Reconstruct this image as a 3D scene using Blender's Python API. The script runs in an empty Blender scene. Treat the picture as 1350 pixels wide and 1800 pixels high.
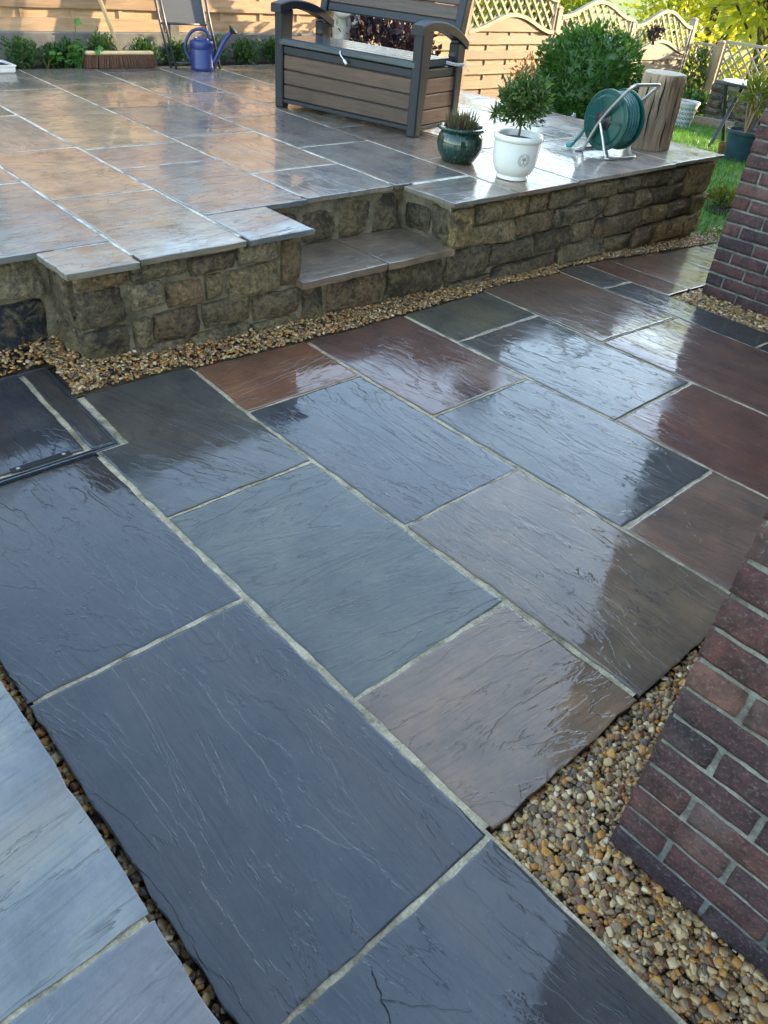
import bpy, bmesh, math, random
import numpy as np
from mathutils import Vector, Matrix, noise as mnoise

random.seed(7)
rng = np.random.default_rng(7)
scene = bpy.context.scene
COL = scene.collection
R_ = math.radians

# ------------------------------------------------------------------ camera, sky, sun, exposure
CAM_R = ((0.73725654, -0.67052625, 0.08274864), (-0.35348735, -0.48721309, -0.79854248), (0.57575992, 0.55948007, -0.59622359))
cam_data = bpy.data.cameras.new('camera')
cam = bpy.data.objects.new('camera', cam_data)
COL.objects.link(cam)
right, down, fwd = (Vector(r) for r in CAM_R)
m = Matrix((right, -down, -fwd)).transposed().to_4x4()
m.translation = (0, 0, 1.55)
cam.matrix_world = m
cam_data.sensor_fit = 'VERTICAL'
cam_data.sensor_height = 24
cam_data.sensor_width = 18
cam_data.lens = 24 * 1343.16 / 1800
cam_data.clip_start = 0.05
cam_data.clip_end = 4000
scene.camera = cam

SUN_AZ, SUN_EL = -20.0, 14.0          # azimuth measured from +X towards +Y
sd = Vector((math.cos(R_(SUN_EL)) * math.cos(R_(SUN_AZ)), math.cos(R_(SUN_EL)) * math.sin(R_(SUN_AZ)), math.sin(R_(SUN_EL))))
world = bpy.data.worlds.new('World')
scene.world = world
world.use_nodes = True
wn = world.node_tree
bg = wn.nodes['Background']
sky = wn.nodes.new('ShaderNodeTexSky')
sky.sky_type = 'NISHITA'
sky.sun_disc = False
sky.sun_elevation = R_(SUN_EL)
sky.sun_rotation = R_(90 - SUN_AZ)
sky.altitude = 100
sky.air_density = 1.0
sky.dust_density = 1.0
sky.ozone_density = 1.0
wn.links.new(sky.outputs[0], bg.inputs[0])
bg.inputs[1].default_value = 0.15
sun_data = bpy.data.lights.new('sun', 'SUN')
sun_data.energy = 2.1
sun_data.angle = R_(0.6)
sun_data.color = (1.0, 0.84, 0.62)
sun = bpy.data.objects.new('sun', sun_data)
COL.objects.link(sun)
sun.rotation_euler = sd.to_track_quat('Z', 'Y').to_euler()
vs = scene.view_settings
vs.view_transform = 'Standard'
vs.look = 'None'
vs.exposure = 3.0
vs.gamma = 1.0
vs.use_white_balance = True
vs.white_balance_temperature = 7200
vs.white_balance_tint = 10
scene.cycles.max_bounces = 5
scene.cycles.diffuse_bounces = 3
scene.cycles.glossy_bounces = 3
scene.cycles.use_denoising = True
scene.cycles.caustics_reflective = False
scene.cycles.caustics_refractive = False

# ------------------------------------------------------------------ materials
class NT:
    def __init__(s, name):
        s.m = bpy.data.materials.new(name); s.m.use_nodes = True
        s.t = s.m.node_tree; s.b = s.t.nodes['Principled BSDF']
    def n(s, typ, **kw):
        nd = s.t.nodes.new('ShaderNode' + typ)
        for k, v in kw.items():
            setattr(nd, k, v)
        return nd
    def l(s, a, b):
        s.t.links.new(a, b)
    def math(s, op, a, b=None, c=None):
        nd = s.n('Math', operation=op)
        for i, v in enumerate((a, b, c)):
            if v is None: continue
            if isinstance(v, (int, float)): nd.inputs[i].default_value = v
            else: s.l(v, nd.inputs[i])
        return nd.outputs[0]
    def ramp(s, fac, stops, interp='LINEAR'):
        nd = s.n('ValToRGB'); cr = nd.color_ramp; cr.interpolation = interp
        while len(cr.elements) < len(stops): cr.elements.new(0.5)
        for e, (p, c) in zip(cr.elements, stops):
            e.position = p
            e.color = (*c, 1) if len(c) == 3 else c
        s.l(fac, nd.inputs[0]); return nd.outputs[0]
    def mix(s, fac, a, b, mode='MIX'):
        nd = s.n('MixRGB', blend_type=mode)
        for i, v in enumerate((fac, a, b)):
            if isinstance(v, (int, float)): nd.inputs[i].default_value = v
            elif isinstance(v, tuple): nd.inputs[i].default_value = (*v, 1)
            else: s.l(v, nd.inputs[i])
        return nd.outputs[0]
    def coords(s, scale=(1, 1, 1), offset=True, kind='Object'):
        tc = s.n('TexCoord'); mp = s.n('Mapping'); mp.inputs['Scale'].default_value = scale
        v = tc.outputs[kind]
        if offset:
            oi = s.n('ObjectInfo'); va = s.n('VectorMath', operation='ADD')
            s.l(v, va.inputs[0])
            mul = s.math('MULTIPLY', oi.outputs['Random'], 37.0)
            cb = s.n('CombineXYZ'); s.l(mul, cb.inputs[0]); s.l(mul, cb.inputs[1]); s.l(mul, cb.inputs[2])
            s.l(cb.outputs[0], va.inputs[1]); v = va.outputs[0]
        s.l(v, mp.inputs[0]); return mp.outputs[0]
    def noise(s, vec, scale, detail=4, rough=0.55, dist=0.0):
        nd = s.n('TexNoise'); nd.inputs['Scale'].default_value = scale; nd.inputs['Detail'].default_value = detail
        nd.inputs['Roughness'].default_value = rough; nd.inputs['Distortion'].default_value = dist
        s.l(vec, nd.inputs['Vector']); return nd.outputs[0]
    def bump(s, h, dist=1.0, strength=1.0):
        nd = s.n('Bump'); nd.inputs['Distance'].default_value = dist; nd.inputs['Strength'].default_value = strength
        s.l(h, nd.inputs['Height']); s.l(nd.outputs[0], s.b.inputs['Normal'])
        return nd.outputs[0]
    def rand(s):
        oi = s.n('ObjectInfo'); g = s.n('NewGeometry')
        return s.math('FRACT', s.math('ADD', oi.outputs['Random'], g.outputs['Random Per Island']))
    def objcol(s):
        return s.n('ObjectInfo').outputs['Color']
    def set(s, **kw):
        for k, v in kw.items():
            k = {'col': 'Base Color', 'rough': 'Roughness', 'metal': 'Metallic', 'spec': 'Specular IOR Level', 'coat': 'Coat Weight', 'coatr': 'Coat Roughness', 'ior': 'IOR'}[k]
            if isinstance(v, (int, float)): s.b.inputs[k].default_value = v
            elif isinstance(v, tuple): s.b.inputs[k].default_value = (*v, 1)
            else: s.l(v, s.b.inputs[k])
        return s.m

def mat_plain(name, col, rough=0.5, var=0.15, nscale=20, bump=0.0, metal=0.0, spec=0.5):
    t = NT(name); v = t.coords()
    n1 = t.noise(v, nscale, 5)
    lo = tuple(c * (1 - var) for c in col); hi = tuple(min(1, c * (1 + var)) for c in col)
    t.set(col=t.ramp(n1, [(0.3, lo), (0.7, hi)]), metal=metal, spec=spec)
    t.set(rough=t.math('MULTIPLY_ADD', n1, 0.2, max(0.02, rough - 0.1)))
    if bump: t.bump(t.noise(v, nscale * 3, 6), bump)
    return t.m

def mat_slab(name, rough_lo, rough_hi, amp=1.0, stain=0.6):
    """riven sandstone under a film of water: broken layers, striations and pits, with a coat that follows them"""
    t = NT(name)
    oi = t.n('ObjectInfo'); orand = oi.outputs['Random']
    v0 = t.coords(); vs_ = t.coords((0.42, 1.5, 1)); vf = t.coords((0.055, 1.0, 1))
    warp = t.noise(v0, 2.4, 4)
    big = t.noise(vs_, 2.3, 7, 0.56, 0.7)
    lev = t.math('MULTIPLY', big, 12.0)
    step = t.math('SNAP', lev, 1.0)
    saw = t.math('SUBTRACT', lev, step)
    lip = t.math('POWER', saw, 9.0)
    mask = t.math('MINIMUM', t.math('MAXIMUM', t.math('MULTIPLY_ADD', warp, 7.0, -3.0), 0.06), 1.0)
    stri = t.noise(vf, 95, 5, 0.6)
    stri_k = t.math('MULTIPLY_ADD', t.math('FRACT', t.math('MULTIPLY', orand, 7.3)), 0.00013 * amp, 0.00001 * amp)
    gran = t.noise(v0, 55, 4, 0.6)
    pits = t.n('TexVoronoi'); pits.inputs['Scale'].default_value = 42; t.l(v0, pits.inputs['Vector'])
    pit = t.math('LESS_THAN', pits.outputs['Distance'], t.math('MULTIPLY', t.math('MAXIMUM', t.math('MULTIPLY_ADD', gran, 1.0, -0.42), 0.0), 0.9))
    flake = t.noise(vs_, 8.0, 4, 0.55, 1.0)
    fl2 = t.math('MULTIPLY', flake, 6.0); fstep = t.math('SNAP', fl2, 1.0)
    # flat layers with sharp broken risers between them, coarse and fine
    h = t.math('MULTIPLY', t.math('ADD', step, t.math('POWER', saw, 14.0)), 0.0013 * amp)
    fsaw = t.math('SUBTRACT', fl2, fstep)
    h = t.math('ADD', h, t.math('MULTIPLY', t.math('ADD', fstep, t.math('POWER', fsaw, 8.0)), 0.00045 * amp))
    h = t.math('ADD', h, t.math('MULTIPLY', stri, stri_k))
    h = t.math('MULTIPLY_ADD', pit, -0.0016 * amp, h)
    hb = t.math('MULTIPLY_ADD', gran, 0.0030 * amp, h)
    hc = t.math('MULTIPLY_ADD', gran, 0.00009 * amp, h)
    t.bump(hb, 1.0, 0.9)
    cb_ = t.n('Bump'); cb_.inputs['Distance'].default_value = 1.0; cb_.inputs['Strength'].default_value = 0.8
    t.l(hc, cb_.inputs['Height']); t.l(cb_.outputs[0], t.b.inputs['Coat Normal'])
    oc = oi.outputs['Color']
    mott = t.noise(v0, 5.5, 7, 0.62)
    c = t.mix(1.0, oc, t.ramp(mott, [(0.28, (0.55, 0.57, 0.60)), (0.5, (1, 1, 1)), (0.72, (1.55, 1.42, 1.22))]), 'MULTIPLY')
    tint = t.ramp(t.noise(vs_, 1.5, 5), [(0.50, (0, 0, 0)), (0.70, (stain,) * 3)])
    warm = t.mix(1.0, oc, (1.55, 1.05, 0.72), 'MULTIPLY')
    c = t.mix(tint, c, warm)
    c = t.mix(t.ramp(stri, [(0.30, (0.5, 0.5, 0.5)), (0.5, (0, 0, 0))]), c, t.mix(1.0, oc, (0.5, 0.48, 0.46), 'MULTIPLY'))
    c = t.mix(t.math('MULTIPLY', mask, t.ramp(lip, [(0.3, (0, 0, 0)), (0.9, (0.75, 0.75, 0.75))])), c, t.mix(1.0, oc, (0.35, 0.33, 0.3), 'MULTIPLY'))
    sp = t.ramp(t.noise(v0, 130, 2), [(0.70, (0, 0, 0)), (0.76, (0.4, 0.4, 0.4))])
    c = t.mix(sp, c, (0.25, 0.22, 0.18))
    wet = t.noise(v0, 3.1, 6, 0.68)
    t.set(col=c, rough=0.55, spec=0.12, coat=1.0, coatr=t.ramp(wet, [(0.44, (rough_lo,) * 3), (0.64, (rough_hi,) * 3)]))
    t.b.inputs['Coat IOR'].default_value = 1.62
    return t.m

M = {}
M['slab'] = mat_slab('wet_sandstone_lower', 0.02, 0.22, 0.85)
M['slab_up'] = mat_slab('wet_sandstone_terrace', 0.035, 0.26, 1.0, 0.3)
M['slab_dry'] = mat_slab('damp_sandstone', 0.3, 0.55, 0.9)

def mat_mortar(name, col, rough=0.75):
    t = NT(name); v = t.coords()
    a = t.noise(v, 11, 7, 0.65); b = t.noise(v, 130, 5, 0.75)
    c = t.mix(t.ramp(a, [(0.36, (0, 0, 0)), (0.58, (1, 1, 1))]), tuple(x * k_ for x, k_ in zip(col, (0.36, 0.37, 0.34))), col)
    c = t.mix(1.0, c, t.ramp(b, [(0.3, (0.55, 0.55, 0.53)), (0.65, (1.15, 1.15, 1.12))]), 'MULTIPLY')
    t.bump(t.math('MULTIPLY_ADD', b, 0.004, t.math('MULTIPLY', a, 0.004)), 1.0, 1.0)
    return t.set(col=c, rough=rough)
M['mortar'] = mat_mortar('jointing_mortar', (0.58, 0.47, 0.31))
M['mortar_up'] = mat_mortar('terrace_jointing', (0.74, 0.69, 0.58))
M['wallmortar'] = mat_mortar('wall_mortar', (0.27, 0.22, 0.145))
M['brickmortar'] = mat_mortar('brick_mortar', (0.23, 0.225, 0.20))

def mat_stone():
    t = NT('gritstone'); v = t.coords()
    a = t.noise(v, 7, 6, 0.65); b = t.noise(v, 45, 7, 0.7); c2 = t.noise(v, 18, 5, 0.6, 0.8)
    oc = t.objcol()
    c = t.mix(1.0, oc, t.ramp(b, [(0.30, (0.22, 0.22, 0.23)), (0.5, (1, 1, 1)), (0.70, (2.2, 2.05, 1.8))]), 'MULTIPLY')
    c = t.mix(t.ramp(a, [(0.52, (0, 0, 0)), (0.64, (0.8, 0.8, 0.8))]), c, (0.026, 0.024, 0.017))
    c = t.mix(t.ramp(c2, [(0.50, (0, 0, 0)), (0.66, (0.7, 0.7, 0.7))]), c, (0.25, 0.19, 0.095))
    h = t.math('MULTIPLY_ADD', b, 0.03, t.math('MULTIPLY', c2, 0.03))
    t.bump(h, 1.0, 1.0)
    return t.set(col=c, rough=0.72, spec=0.4)
M['stone'] = mat_stone()

def mat_brick():
    t = NT('red_brick'); v = t.coords()
    r = t.rand()
    base = t.ramp(r, [(0.0, (0.074, 0.031, 0.029)), (0.25, (0.036, 0.021, 0.025)), (0.5, (0.098, 0.038, 0.031)), (0.75, (0.050, 0.026, 0.029)), (1.0, (0.155, 0.075, 0.056))])
    a = t.noise(v, 16, 6, 0.7); b = t.noise(v, 140, 5, 0.75)
    c = t.mix(1.0, base, t.ramp(a, [(0.3, (0.3, 0.3, 0.36)), (0.52, (1, 1, 1)), (0.72, (1.9, 1.6, 1.45))]), 'MULTIPLY')
    c = t.mix(t.ramp(t.noise(v, 6, 4), [(0.55, (0, 0, 0)), (0.75, (0.45, 0.45, 0.45))]), c, (0.15, 0.115, 0.105))
    c = t.mix(t.ramp(b, [(0.54, (0, 0, 0)), (0.70, (0.7, 0.7, 0.7))]), c, (0.21, 0.165, 0.145))
    c = t.mix(t.ramp(b, [(0.30, (0.7, 0.7, 0.7)), (0.42, (0, 0, 0))]), c, (0.02, 0.012, 0.013))
    t.bump(t.math('MULTIPLY_ADD', b, 0.006, t.math('MULTIPLY', a, 0.006)), 1.0, 1.0)
    return t.set(col=c, rough=0.62, spec=0.35)
M['brick'] = mat_brick()

def mat_pebble():
    t = NT('river_gravel'); v = t.coords(offset=False)
    r = t.rand()
    base = t.ramp(r, [(0.0, (0.18, 0.105, 0.05)), (0.11, (0.33, 0.215, 0.10)), (0.22, (0.10, 0.076, 0.055)), (0.32, (0.38, 0.17, 0.042)), (0.42, (0.23, 0.16, 0.092)),
                      (0.54, (0.44, 0.30, 0.145)), (0.64, (0.15, 0.07, 0.034)), (0.74, (0.50, 0.38, 0.225)), (0.84, (0.26, 0.18, 0.105)), (0.92, (0.45, 0.225, 0.05)), (0.97, (0.64, 0.53, 0.38))], 'CONSTANT')
    a = t.noise(v, 60, 4)
    c = t.mix(1.0, base, t.ramp(a, [(0.3, (0.72, 0.66, 0.56)), (0.7, (1.3, 1.18, 1.0))]), 'MULTIPLY')
    return t.set(col=c, rough=0.34, spec=0.45)
M['pebble'] = mat_pebble()

def mat_wood(name, c0, c1, rough=0.6, along=0, sc=1.0, grain=0.0015):
    t = NT(name); s = [14 * sc] * 3; s[along] = 1.1 * sc
    v = t.coords(tuple(s)); v1 = t.coords()
    a = t.noise(v, 2.2, 7, 0.65, 0.8); kn = t.noise(v1, 3.5, 3); r = t.rand()
    c = t.ramp(a, [(0.3, c0), (0.7, c1)])
    c = t.mix(1.0, c, t.ramp(r, [(0, (0.78, 0.78, 0.78)), (1, (1.18, 1.15, 1.1))]), 'MULTIPLY')
    c = t.mix(t.ramp(kn, [(0.62, (0, 0, 0)), (0.72, (0.45, 0.45, 0.45))]), c, tuple(x * 0.55 for x in c0))
    t.bump(a, grain, 1.0)
    return t.set(col=c, rough=rough, spec=0.35)
M['fence'] = mat_wood('fence_timber', (0.29, 0.175, 0.10), (0.48, 0.325, 0.20))
M['fence_grey'] = mat_wood('weathered_timber', (0.23, 0.185, 0.135), (0.38, 0.32, 0.245))
M['fence_pink_shade'] = mat_wood('shaded_pinkish_timber', (0.24, 0.155, 0.105), (0.38, 0.27, 0.19))  # pinkish fence timber, shade on the lattice panel put into its darker colour
M['postwood'] = mat_wood('post_timber', (0.30, 0.20, 0.11), (0.50, 0.36, 0.21), along=2)
M['broomwood'] = mat_wood('broom_timber', (0.60, 0.42, 0.22), (0.78, 0.60, 0.36), along=2)
M['stump'] = mat_wood('bare_log', (0.125, 0.084, 0.052), (0.46, 0.33, 0.215), along=2, sc=1.6, grain=0.010, rough=0.7)
M['stumptop'] = mat_wood('log_end', (0.42, 0.33, 0.22), (0.66, 0.55, 0.40), along=0)
M['plank'] = mat_wood('resin_woodgrain', (0.050, 0.029, 0.021), (0.105, 0.064, 0.047), rough=0.42, grain=0.002)
M['plank_side_lit'] = mat_wood('resin_woodgrain_brown_lit', (0.15, 0.078, 0.048), (0.29, 0.165, 0.108), rough=0.42, along=1, grain=0.002)  # brown resin, brightened in colour for the warm light on the bench ends
M['resin'] = mat_plain('charcoal_resin', (0.009, 0.0125, 0.018), 0.45, 0.2, 40, 0.0004, 0, 0.35)
M['lid'] = mat_wood('wet_resin_lid', (0.030, 0.040, 0.048), (0.06, 0.075, 0.085), rough=0.16, grain=0.003)
M['darkmetal'] = mat_plain('dark_tube_metal', (0.03, 0.035, 0.045), 0.35, 0.2, 30)
M['textilene'] = mat_plain('grey_mesh_fabric', (0.075, 0.08, 0.09), 0.6, 0.15, 200, 0.0004)
M['bluepl'] = mat_plain('blue_plastic', (0.016, 0.034, 0.15), 0.33, 0.15, 15)
M['teal'] = mat_plain('teal_plastic', (0.002, 0.062, 0.052), 0.3, 0.15, 12)
M['hose'] = mat_plain('green_hose', (0.02, 0.12, 0.11), 0.3, 0.2, 30)
M['lightteal'] = mat_plain('pale_teal_plastic', (0.03, 0.30, 0.27), 0.35, 0.1, 12)
M['chrome'] = mat_plain('silver_tube', (0.50, 0.50, 0.46), 0.32, 0.12, 20, 0, 0.85)
M['black'] = mat_plain('black_plastic', (0.012, 0.012, 0.014), 0.4, 0.2, 30)
M['whiteglaze'] = mat_plain('white_glaze', (0.72, 0.71, 0.66), 0.18, 0.04, 6)
M['whitepl'] = mat_plain('white_plastic', (0.74, 0.74, 0.72), 0.4, 0.05, 10)
M['ink'] = mat_plain('grey_print', (0.06, 0.06, 0.06), 0.5, 0.1, 20)
M['soil'] = mat_plain('dark_soil', (0.022, 0.016, 0.011), 0.9, 0.4, 60, 0.01)
M['terracotta'] = mat_plain('terracotta', (0.28, 0.10, 0.05), 0.7, 0.15, 20)
M['bluepot'] = mat_plain('blue_grey_pot', (0.04, 0.085, 0.11), 0.35, 0.2, 10)
M['statue'] = mat_plain('cast_stone', (0.42, 0.39, 0.33), 0.8, 0.3, 14, 0.003)
M['concrete'] = mat_plain('concrete', (0.13, 0.125, 0.11), 0.85, 0.25, 12, 0.003)
M['cord'] = mat_plain('white_cord', (0.75, 0.74, 0.70), 0.7, 0.1, 30)
M['bristle'] = mat_plain('brown_bristle', (0.13, 0.055, 0.028), 0.6, 0.35, 40)
M['steel'] = mat_plain('galvanised_steel', (0.22, 0.24, 0.26), 0.35, 0.2, 40, 0, 0.8)
M['grit'] = mat_plain('wet_grit', (0.12, 0.085, 0.05), 0.8, 0.5, 120, 0.01)
M['ground'] = mat_plain('damp_earth', (0.05, 0.042, 0.03), 0.9, 0.3, 8, 0.01)
M['barkm'] = mat_wood('bark', (0.05, 0.035, 0.025), (0.12, 0.09, 0.065), along=2, grain=0.01, rough=0.85)

def mat_glaze():
    t = NT('green_drip_glaze'); v = t.coords((30, 30, 2.5)); v1 = t.coords()
    a = t.noise(v, 2.5, 5, 0.6); 
    c = t.ramp(a, [(0.38, (0.005, 0.024, 0.017)), (0.56, (0.010, 0.042, 0.030)), (0.68, (0.10, 0.12, 0.075)), (0.8, (0.22, 0.21, 0.15))])
    return t.set(col=c, rough=0.09, spec=0.6)
M['glaze'] = mat_glaze()

def mat_leaf(name, cols, trans=0.35, rough=0.4):
    t = NT(name); r = t.rand()
    c = t.ramp(r, [(i / (len(cols) - 1), k) for i, k in enumerate(cols)])
    t.set(col=c, rough=rough, spec=0.4)
    tr = t.n('BsdfTranslucent'); t.l(t.mix(1.0, c, (1.5, 1.45, 0.7), 'MULTIPLY'), tr.inputs[0])
    ms = t.n('MixShader'); ms.inputs[0].default_value = trans
    t.l(t.b.outputs[0], ms.inputs[1]); t.l(tr.outputs[0], ms.inputs[2])
    t.l(ms.outputs[0], t.t.nodes['Material Output'].inputs[0])
    return t.m
M['leaf_bush'] = mat_leaf('glossy_bush_leaf', [(0.026, 0.085, 0.018), (0.045, 0.13, 0.025), (0.085, 0.20, 0.04), (0.035, 0.105, 0.022)], 0.3, 0.35)
M['leaf_box'] = mat_leaf('box_leaf', [(0.02, 0.06, 0.018), (0.04, 0.11, 0.028), (0.09, 0.17, 0.05)], 0.25)
M['leaf_big'] = mat_leaf('broad_leaf', [(0.04, 0.15, 0.03), (0.07, 0.22, 0.05), (0.10, 0.26, 0.05)], 0.35)
M['leaf_purple'] = mat_leaf('purple_leaf', [(0.018, 0.010, 0.018), (0.035, 0.02, 0.032), (0.06, 0.04, 0.055)], 0.15)
M['leaf_red'] = mat_leaf('russet_leaf', [(0.16, 0.05, 0.03), (0.22, 0.09, 0.04), (0.12, 0.10, 0.03)], 0.3)
M['leaf_olive'] = mat_leaf('olive_leaf', [(0.035, 0.08, 0.02), (0.06, 0.12, 0.03), (0.11, 0.17, 0.045), (0.04, 0.09, 0.025)], 0.25)
M['leaf_var'] = mat_leaf('yellow_green_leaf', [(0.16, 0.19, 0.03), (0.10, 0.15, 0.03), (0.26, 0.25, 0.06)], 0.35)
M['leaf_heath'] = mat_leaf('heather_leaf', [(0.06, 0.09, 0.04), (0.14, 0.13, 0.06), (0.16, 0.075, 0.06), (0.09, 0.12, 0.05)], 0.2)
M['leaf_tree'] = mat_leaf('sunlit_tree_leaf', [(0.22, 0.25, 0.025), (0.34, 0.35, 0.04), (0.42, 0.39, 0.05), (0.15, 0.21, 0.025)], 0.5)
M['leaf_tree2'] = mat_leaf('green_tree_leaf', [(0.14, 0.20, 0.025), (0.22, 0.27, 0.035), (0.30, 0.32, 0.05)], 0.5)
M['grass'] = mat_leaf('grass_blade', [(0.05, 0.16, 0.02), (0.08, 0.23, 0.03), (0.12, 0.28, 0.04)], 0.4)
M['petal'] = mat_plain('white_petal', (0.8, 0.8, 0.76), 0.6, 0.05)
def mat_lawn():
    t = NT('lawn_soil_green'); v = t.coords(offset=False); a = t.noise(v, 3, 6); b = t.noise(v, 60, 4)
    c = t.mix(1.0, t.ramp(a, [(0.3, (0.045, 0.12, 0.02)), (0.7, (0.08, 0.20, 0.03))]), t.ramp(b, [(0.3, (0.6, 0.6, 0.6)), (0.7, (1.2, 1.2, 1.2))]), 'MULTIPLY')
    return t.set(col=c, rough=0.9)
M['lawn'] = mat_lawn()
def mat_field():
    t = NT('far_fields'); v = t.coords(offset=False, kind='Object'); a = t.noise(v, 0.02, 4); b = t.noise(v, 0.4, 5)
    c = t.ramp(a, [(0.35, (0.10, 0.16, 0.03)), (0.5, (0.22, 0.24, 0.05)), (0.65, (0.28, 0.25, 0.08))])
    c = t.mix(1.0, c, t.ramp(b, [(0.3, (0.75, 0.75, 0.75)), (0.7, (1.15, 1.15, 1.15))]), 'MULTIPLY')
    return t.set(col=c, rough=0.9)
M['field'] = mat_field()

# ------------------------------------------------------------------ mesh helpers
def tag(o, label=None, cat=None, group=None, kind=None):
    if label: o['label'] = label
    if cat: o['category'] = cat
    if group: o['group'] = group
    if kind: o['kind'] = kind
    return o

def link(name, data, parent=None, loc=None, rot=None, color=None):
    o = bpy.data.objects.new(name, data); COL.objects.link(o)
    if parent is not None: o.parent = parent
    if loc is not None: o.location = loc
    if rot is not None: o.rotation_euler = rot
    if color is not None: o.color = (*color, 1)
    return o

def empty(name, loc, rz=0.0):
    o = link(name, None, None, loc, (0, 0, rz)); o.empty_display_size = 0.1
    return o

def mesh(name, v, f, mat, smooth=False):
    me = bpy.data.meshes.new(name); me.from_pydata([tuple(p) for p in v], [], f); me.update()
    if mat is not None: me.materials.append(mat)
    if smooth: me.polygons.foreach_set('use_smooth', [True] * len(me.polygons))
    return me

def np_mesh(name, V, T, mat, smooth=False):
    V = np.asarray(V, np.float32); T = np.asarray(T, np.int32); n = T.shape[1]
    me = bpy.data.meshes.new(name)
    me.vertices.add(len(V)); me.vertices.foreach_set('co', V.ravel())
    me.loops.add(T.size); me.loops.foreach_set('vertex_index', T.ravel())
    me.polygons.add(len(T)); me.polygons.foreach_set('loop_start', np.arange(0, T.size, n, dtype=np.int32))
    me.update(calc_edges=True); me.validate()
    if smooth: me.polygons.foreach_set('use_smooth', np.ones(len(T), bool))
    me.materials.append(mat)
    return me

class MB:
    def __init__(s): s.v = []; s.f = []
    def add(s, v, f):
        o = len(s.v); s.v += [tuple(p) for p in v]; s.f += [tuple(i + o for i in q) for q in f]
        return s
    def hexa(s, bot, top, c=0.0):
        """8 corners: bot 4 (ccw seen from above), top 4; c chamfers by insetting every face"""
        P = [Vector(p) for p in list(bot) + list(top)]
        F = [(3, 2, 1, 0), (4, 5, 6, 7), (0, 1, 5, 4), (1, 2, 6, 5), (2, 3, 7, 6), (3, 0, 4, 7)]
        if not c: return s.add(P, F)
        V = []; FF = []; idx = {}
        for fi, q in enumerate(F):
            cen = sum((P[i] for i in q), Vector()) / 4
            for k in range(4):
                a, b, d = P[q[k]], P[q[(k + 1) % 4]], P[q[k - 1]]
                e1 = (b - a).normalized(); e2 = (d - a).normalized()
                idx[(fi, q[k])] = len(V); V.append(a + (e1 + e2) * c)
            FF.append(tuple(idx[(fi, i)] for i in q))
        edges = {}
        for fi, q in enumerate(F):
            for k in range(4):
                edges.setdefault(frozenset((q[k], q[(k + 1) % 4])), []).append((fi, q[k], q[(k + 1) % 4]))
        for e, l in edges.items():
            (f1, a, b), (f2, _, _) = l
            FF.append((idx[(f1, b)], idx[(f1, a)], idx[(f2, a)], idx[(f2, b)]))
        for i in range(8):
            fs = [fi for fi, q in enumerate(F) if i in q]
            tri = [idx[(fi, i)] for fi in fs]
            n = (V[tri[1]] - V[tri[0]]).cross(V[tri[2]] - V[tri[0]])
            if n.dot(P[i] - sum(P, Vector()) / 8) < 0: tri.reverse()
            FF.append(tuple(tri))
        return s.add(V, FF)
    def box(s, lo, hi, c=0.0):
        x0, y0, z0 = lo; x1, y1, z1 = hi
        return s.hexa([(x0, y0, z0), (x1, y0, z0), (x1, y1, z0), (x0, y1, z0)], [(x0, y0, z1), (x1, y0, z1), (x1, y1, z1), (x0, y1, z1)], c)
    def bar(s, a, b, w, h, up=(0, 0, 1), c=0.0):
        a = Vector(a); b = Vector(b); d = (b - a).normalized(); u = Vector(up)
        sd_ = d.cross(u)
        if sd_.length < 1e-4: sd_ = d.cross(Vector((1, 0, 0)))
        sd_.normalize(); u = sd_.cross(d)
        q = lambda p: [p - sd_ * w / 2 - u * h / 2, p + sd_ * w / 2 - u * h / 2, p + sd_ * w / 2 + u * h / 2, p - sd_ * w / 2 + u * h / 2]
        A, B = q(a), q(b)
        return s.hexa(A[::-1] if False else A, B, c) if False else s.hexa([A[0], A[1], B[1], B[0]], [A[3], A[2], B[2], B[3]], c)
    def tube(s, pts, r, n=10, caps=True, closed=False):
        pts = [Vector(p) for p in pts]; N = len(pts)
        rr = r if isinstance(r, (list, tuple)) else [r] * N
        V = []; F = []; prev = None
        for i, p in enumerate(pts):
            if closed: d = (pts[(i + 1) % N] - pts[i - 1])
            else: d = pts[min(i + 1, N - 1)] - pts[max(i - 1, 0)]
            d.normalize()
            if prev is None:
                u = d.orthogonal().normalized()
            else:
                u = prev - d * prev.dot(d); u.normalize()
            prev = u; w = d.cross(u)
            for k in range(n):
                a = 2 * math.pi * k / n
                V.append(p + (u * math.cos(a) + w * math.sin(a)) * rr[i])
        for i in range(N if closed else N - 1):
            j = (i + 1) % N
            for k in range(n):
                F.append((i * n + k, i * n + (k + 1) % n, j * n + (k + 1) % n, j * n + k))
        if caps and not closed:
            F.append(tuple(range(n))[::-1]); F.append(tuple((N - 1) * n + k for k in range(n)))
        return s.add(V, F)
    def lathe(s, prof, n=32, c=(0, 0, 0), sx=1.0, sy=1.0, fn=None):
        V = []; F = []; N = len(prof)
        for i, (r, z) in enumerate(prof):
            for k in range(n):
                a = 2 * math.pi * k / n; q = r * (fn(a, z) if fn else 1.0)
                V.append((c[0] + q * math.cos(a) * sx, c[1] + q * math.sin(a) * sy, c[2] + z))
        for i in range(N - 1):
            for k in range(n):
                F.append((i * n + k, i * n + (k + 1) % n, (i + 1) * n + (k + 1) % n, (i + 1) * n + k))
        if prof[0][0] > 1e-5: F.append(tuple(range(n))[::-1])
        if prof[-1][0] > 1e-5: F.append(tuple((N - 1) * n + k for k in range(n)))
        return s.add(V, F)
    def xf(s, Mx):
        s.v = [tuple(Mx @ Vector(p)) for p in s.v]; return s
    def build(s, name, mat, parent=None, smooth=False, loc=None, rot=None, color=None):
        return link(name, mesh(name, s.v, s.f, mat, smooth), parent, loc, rot, color)

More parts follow.
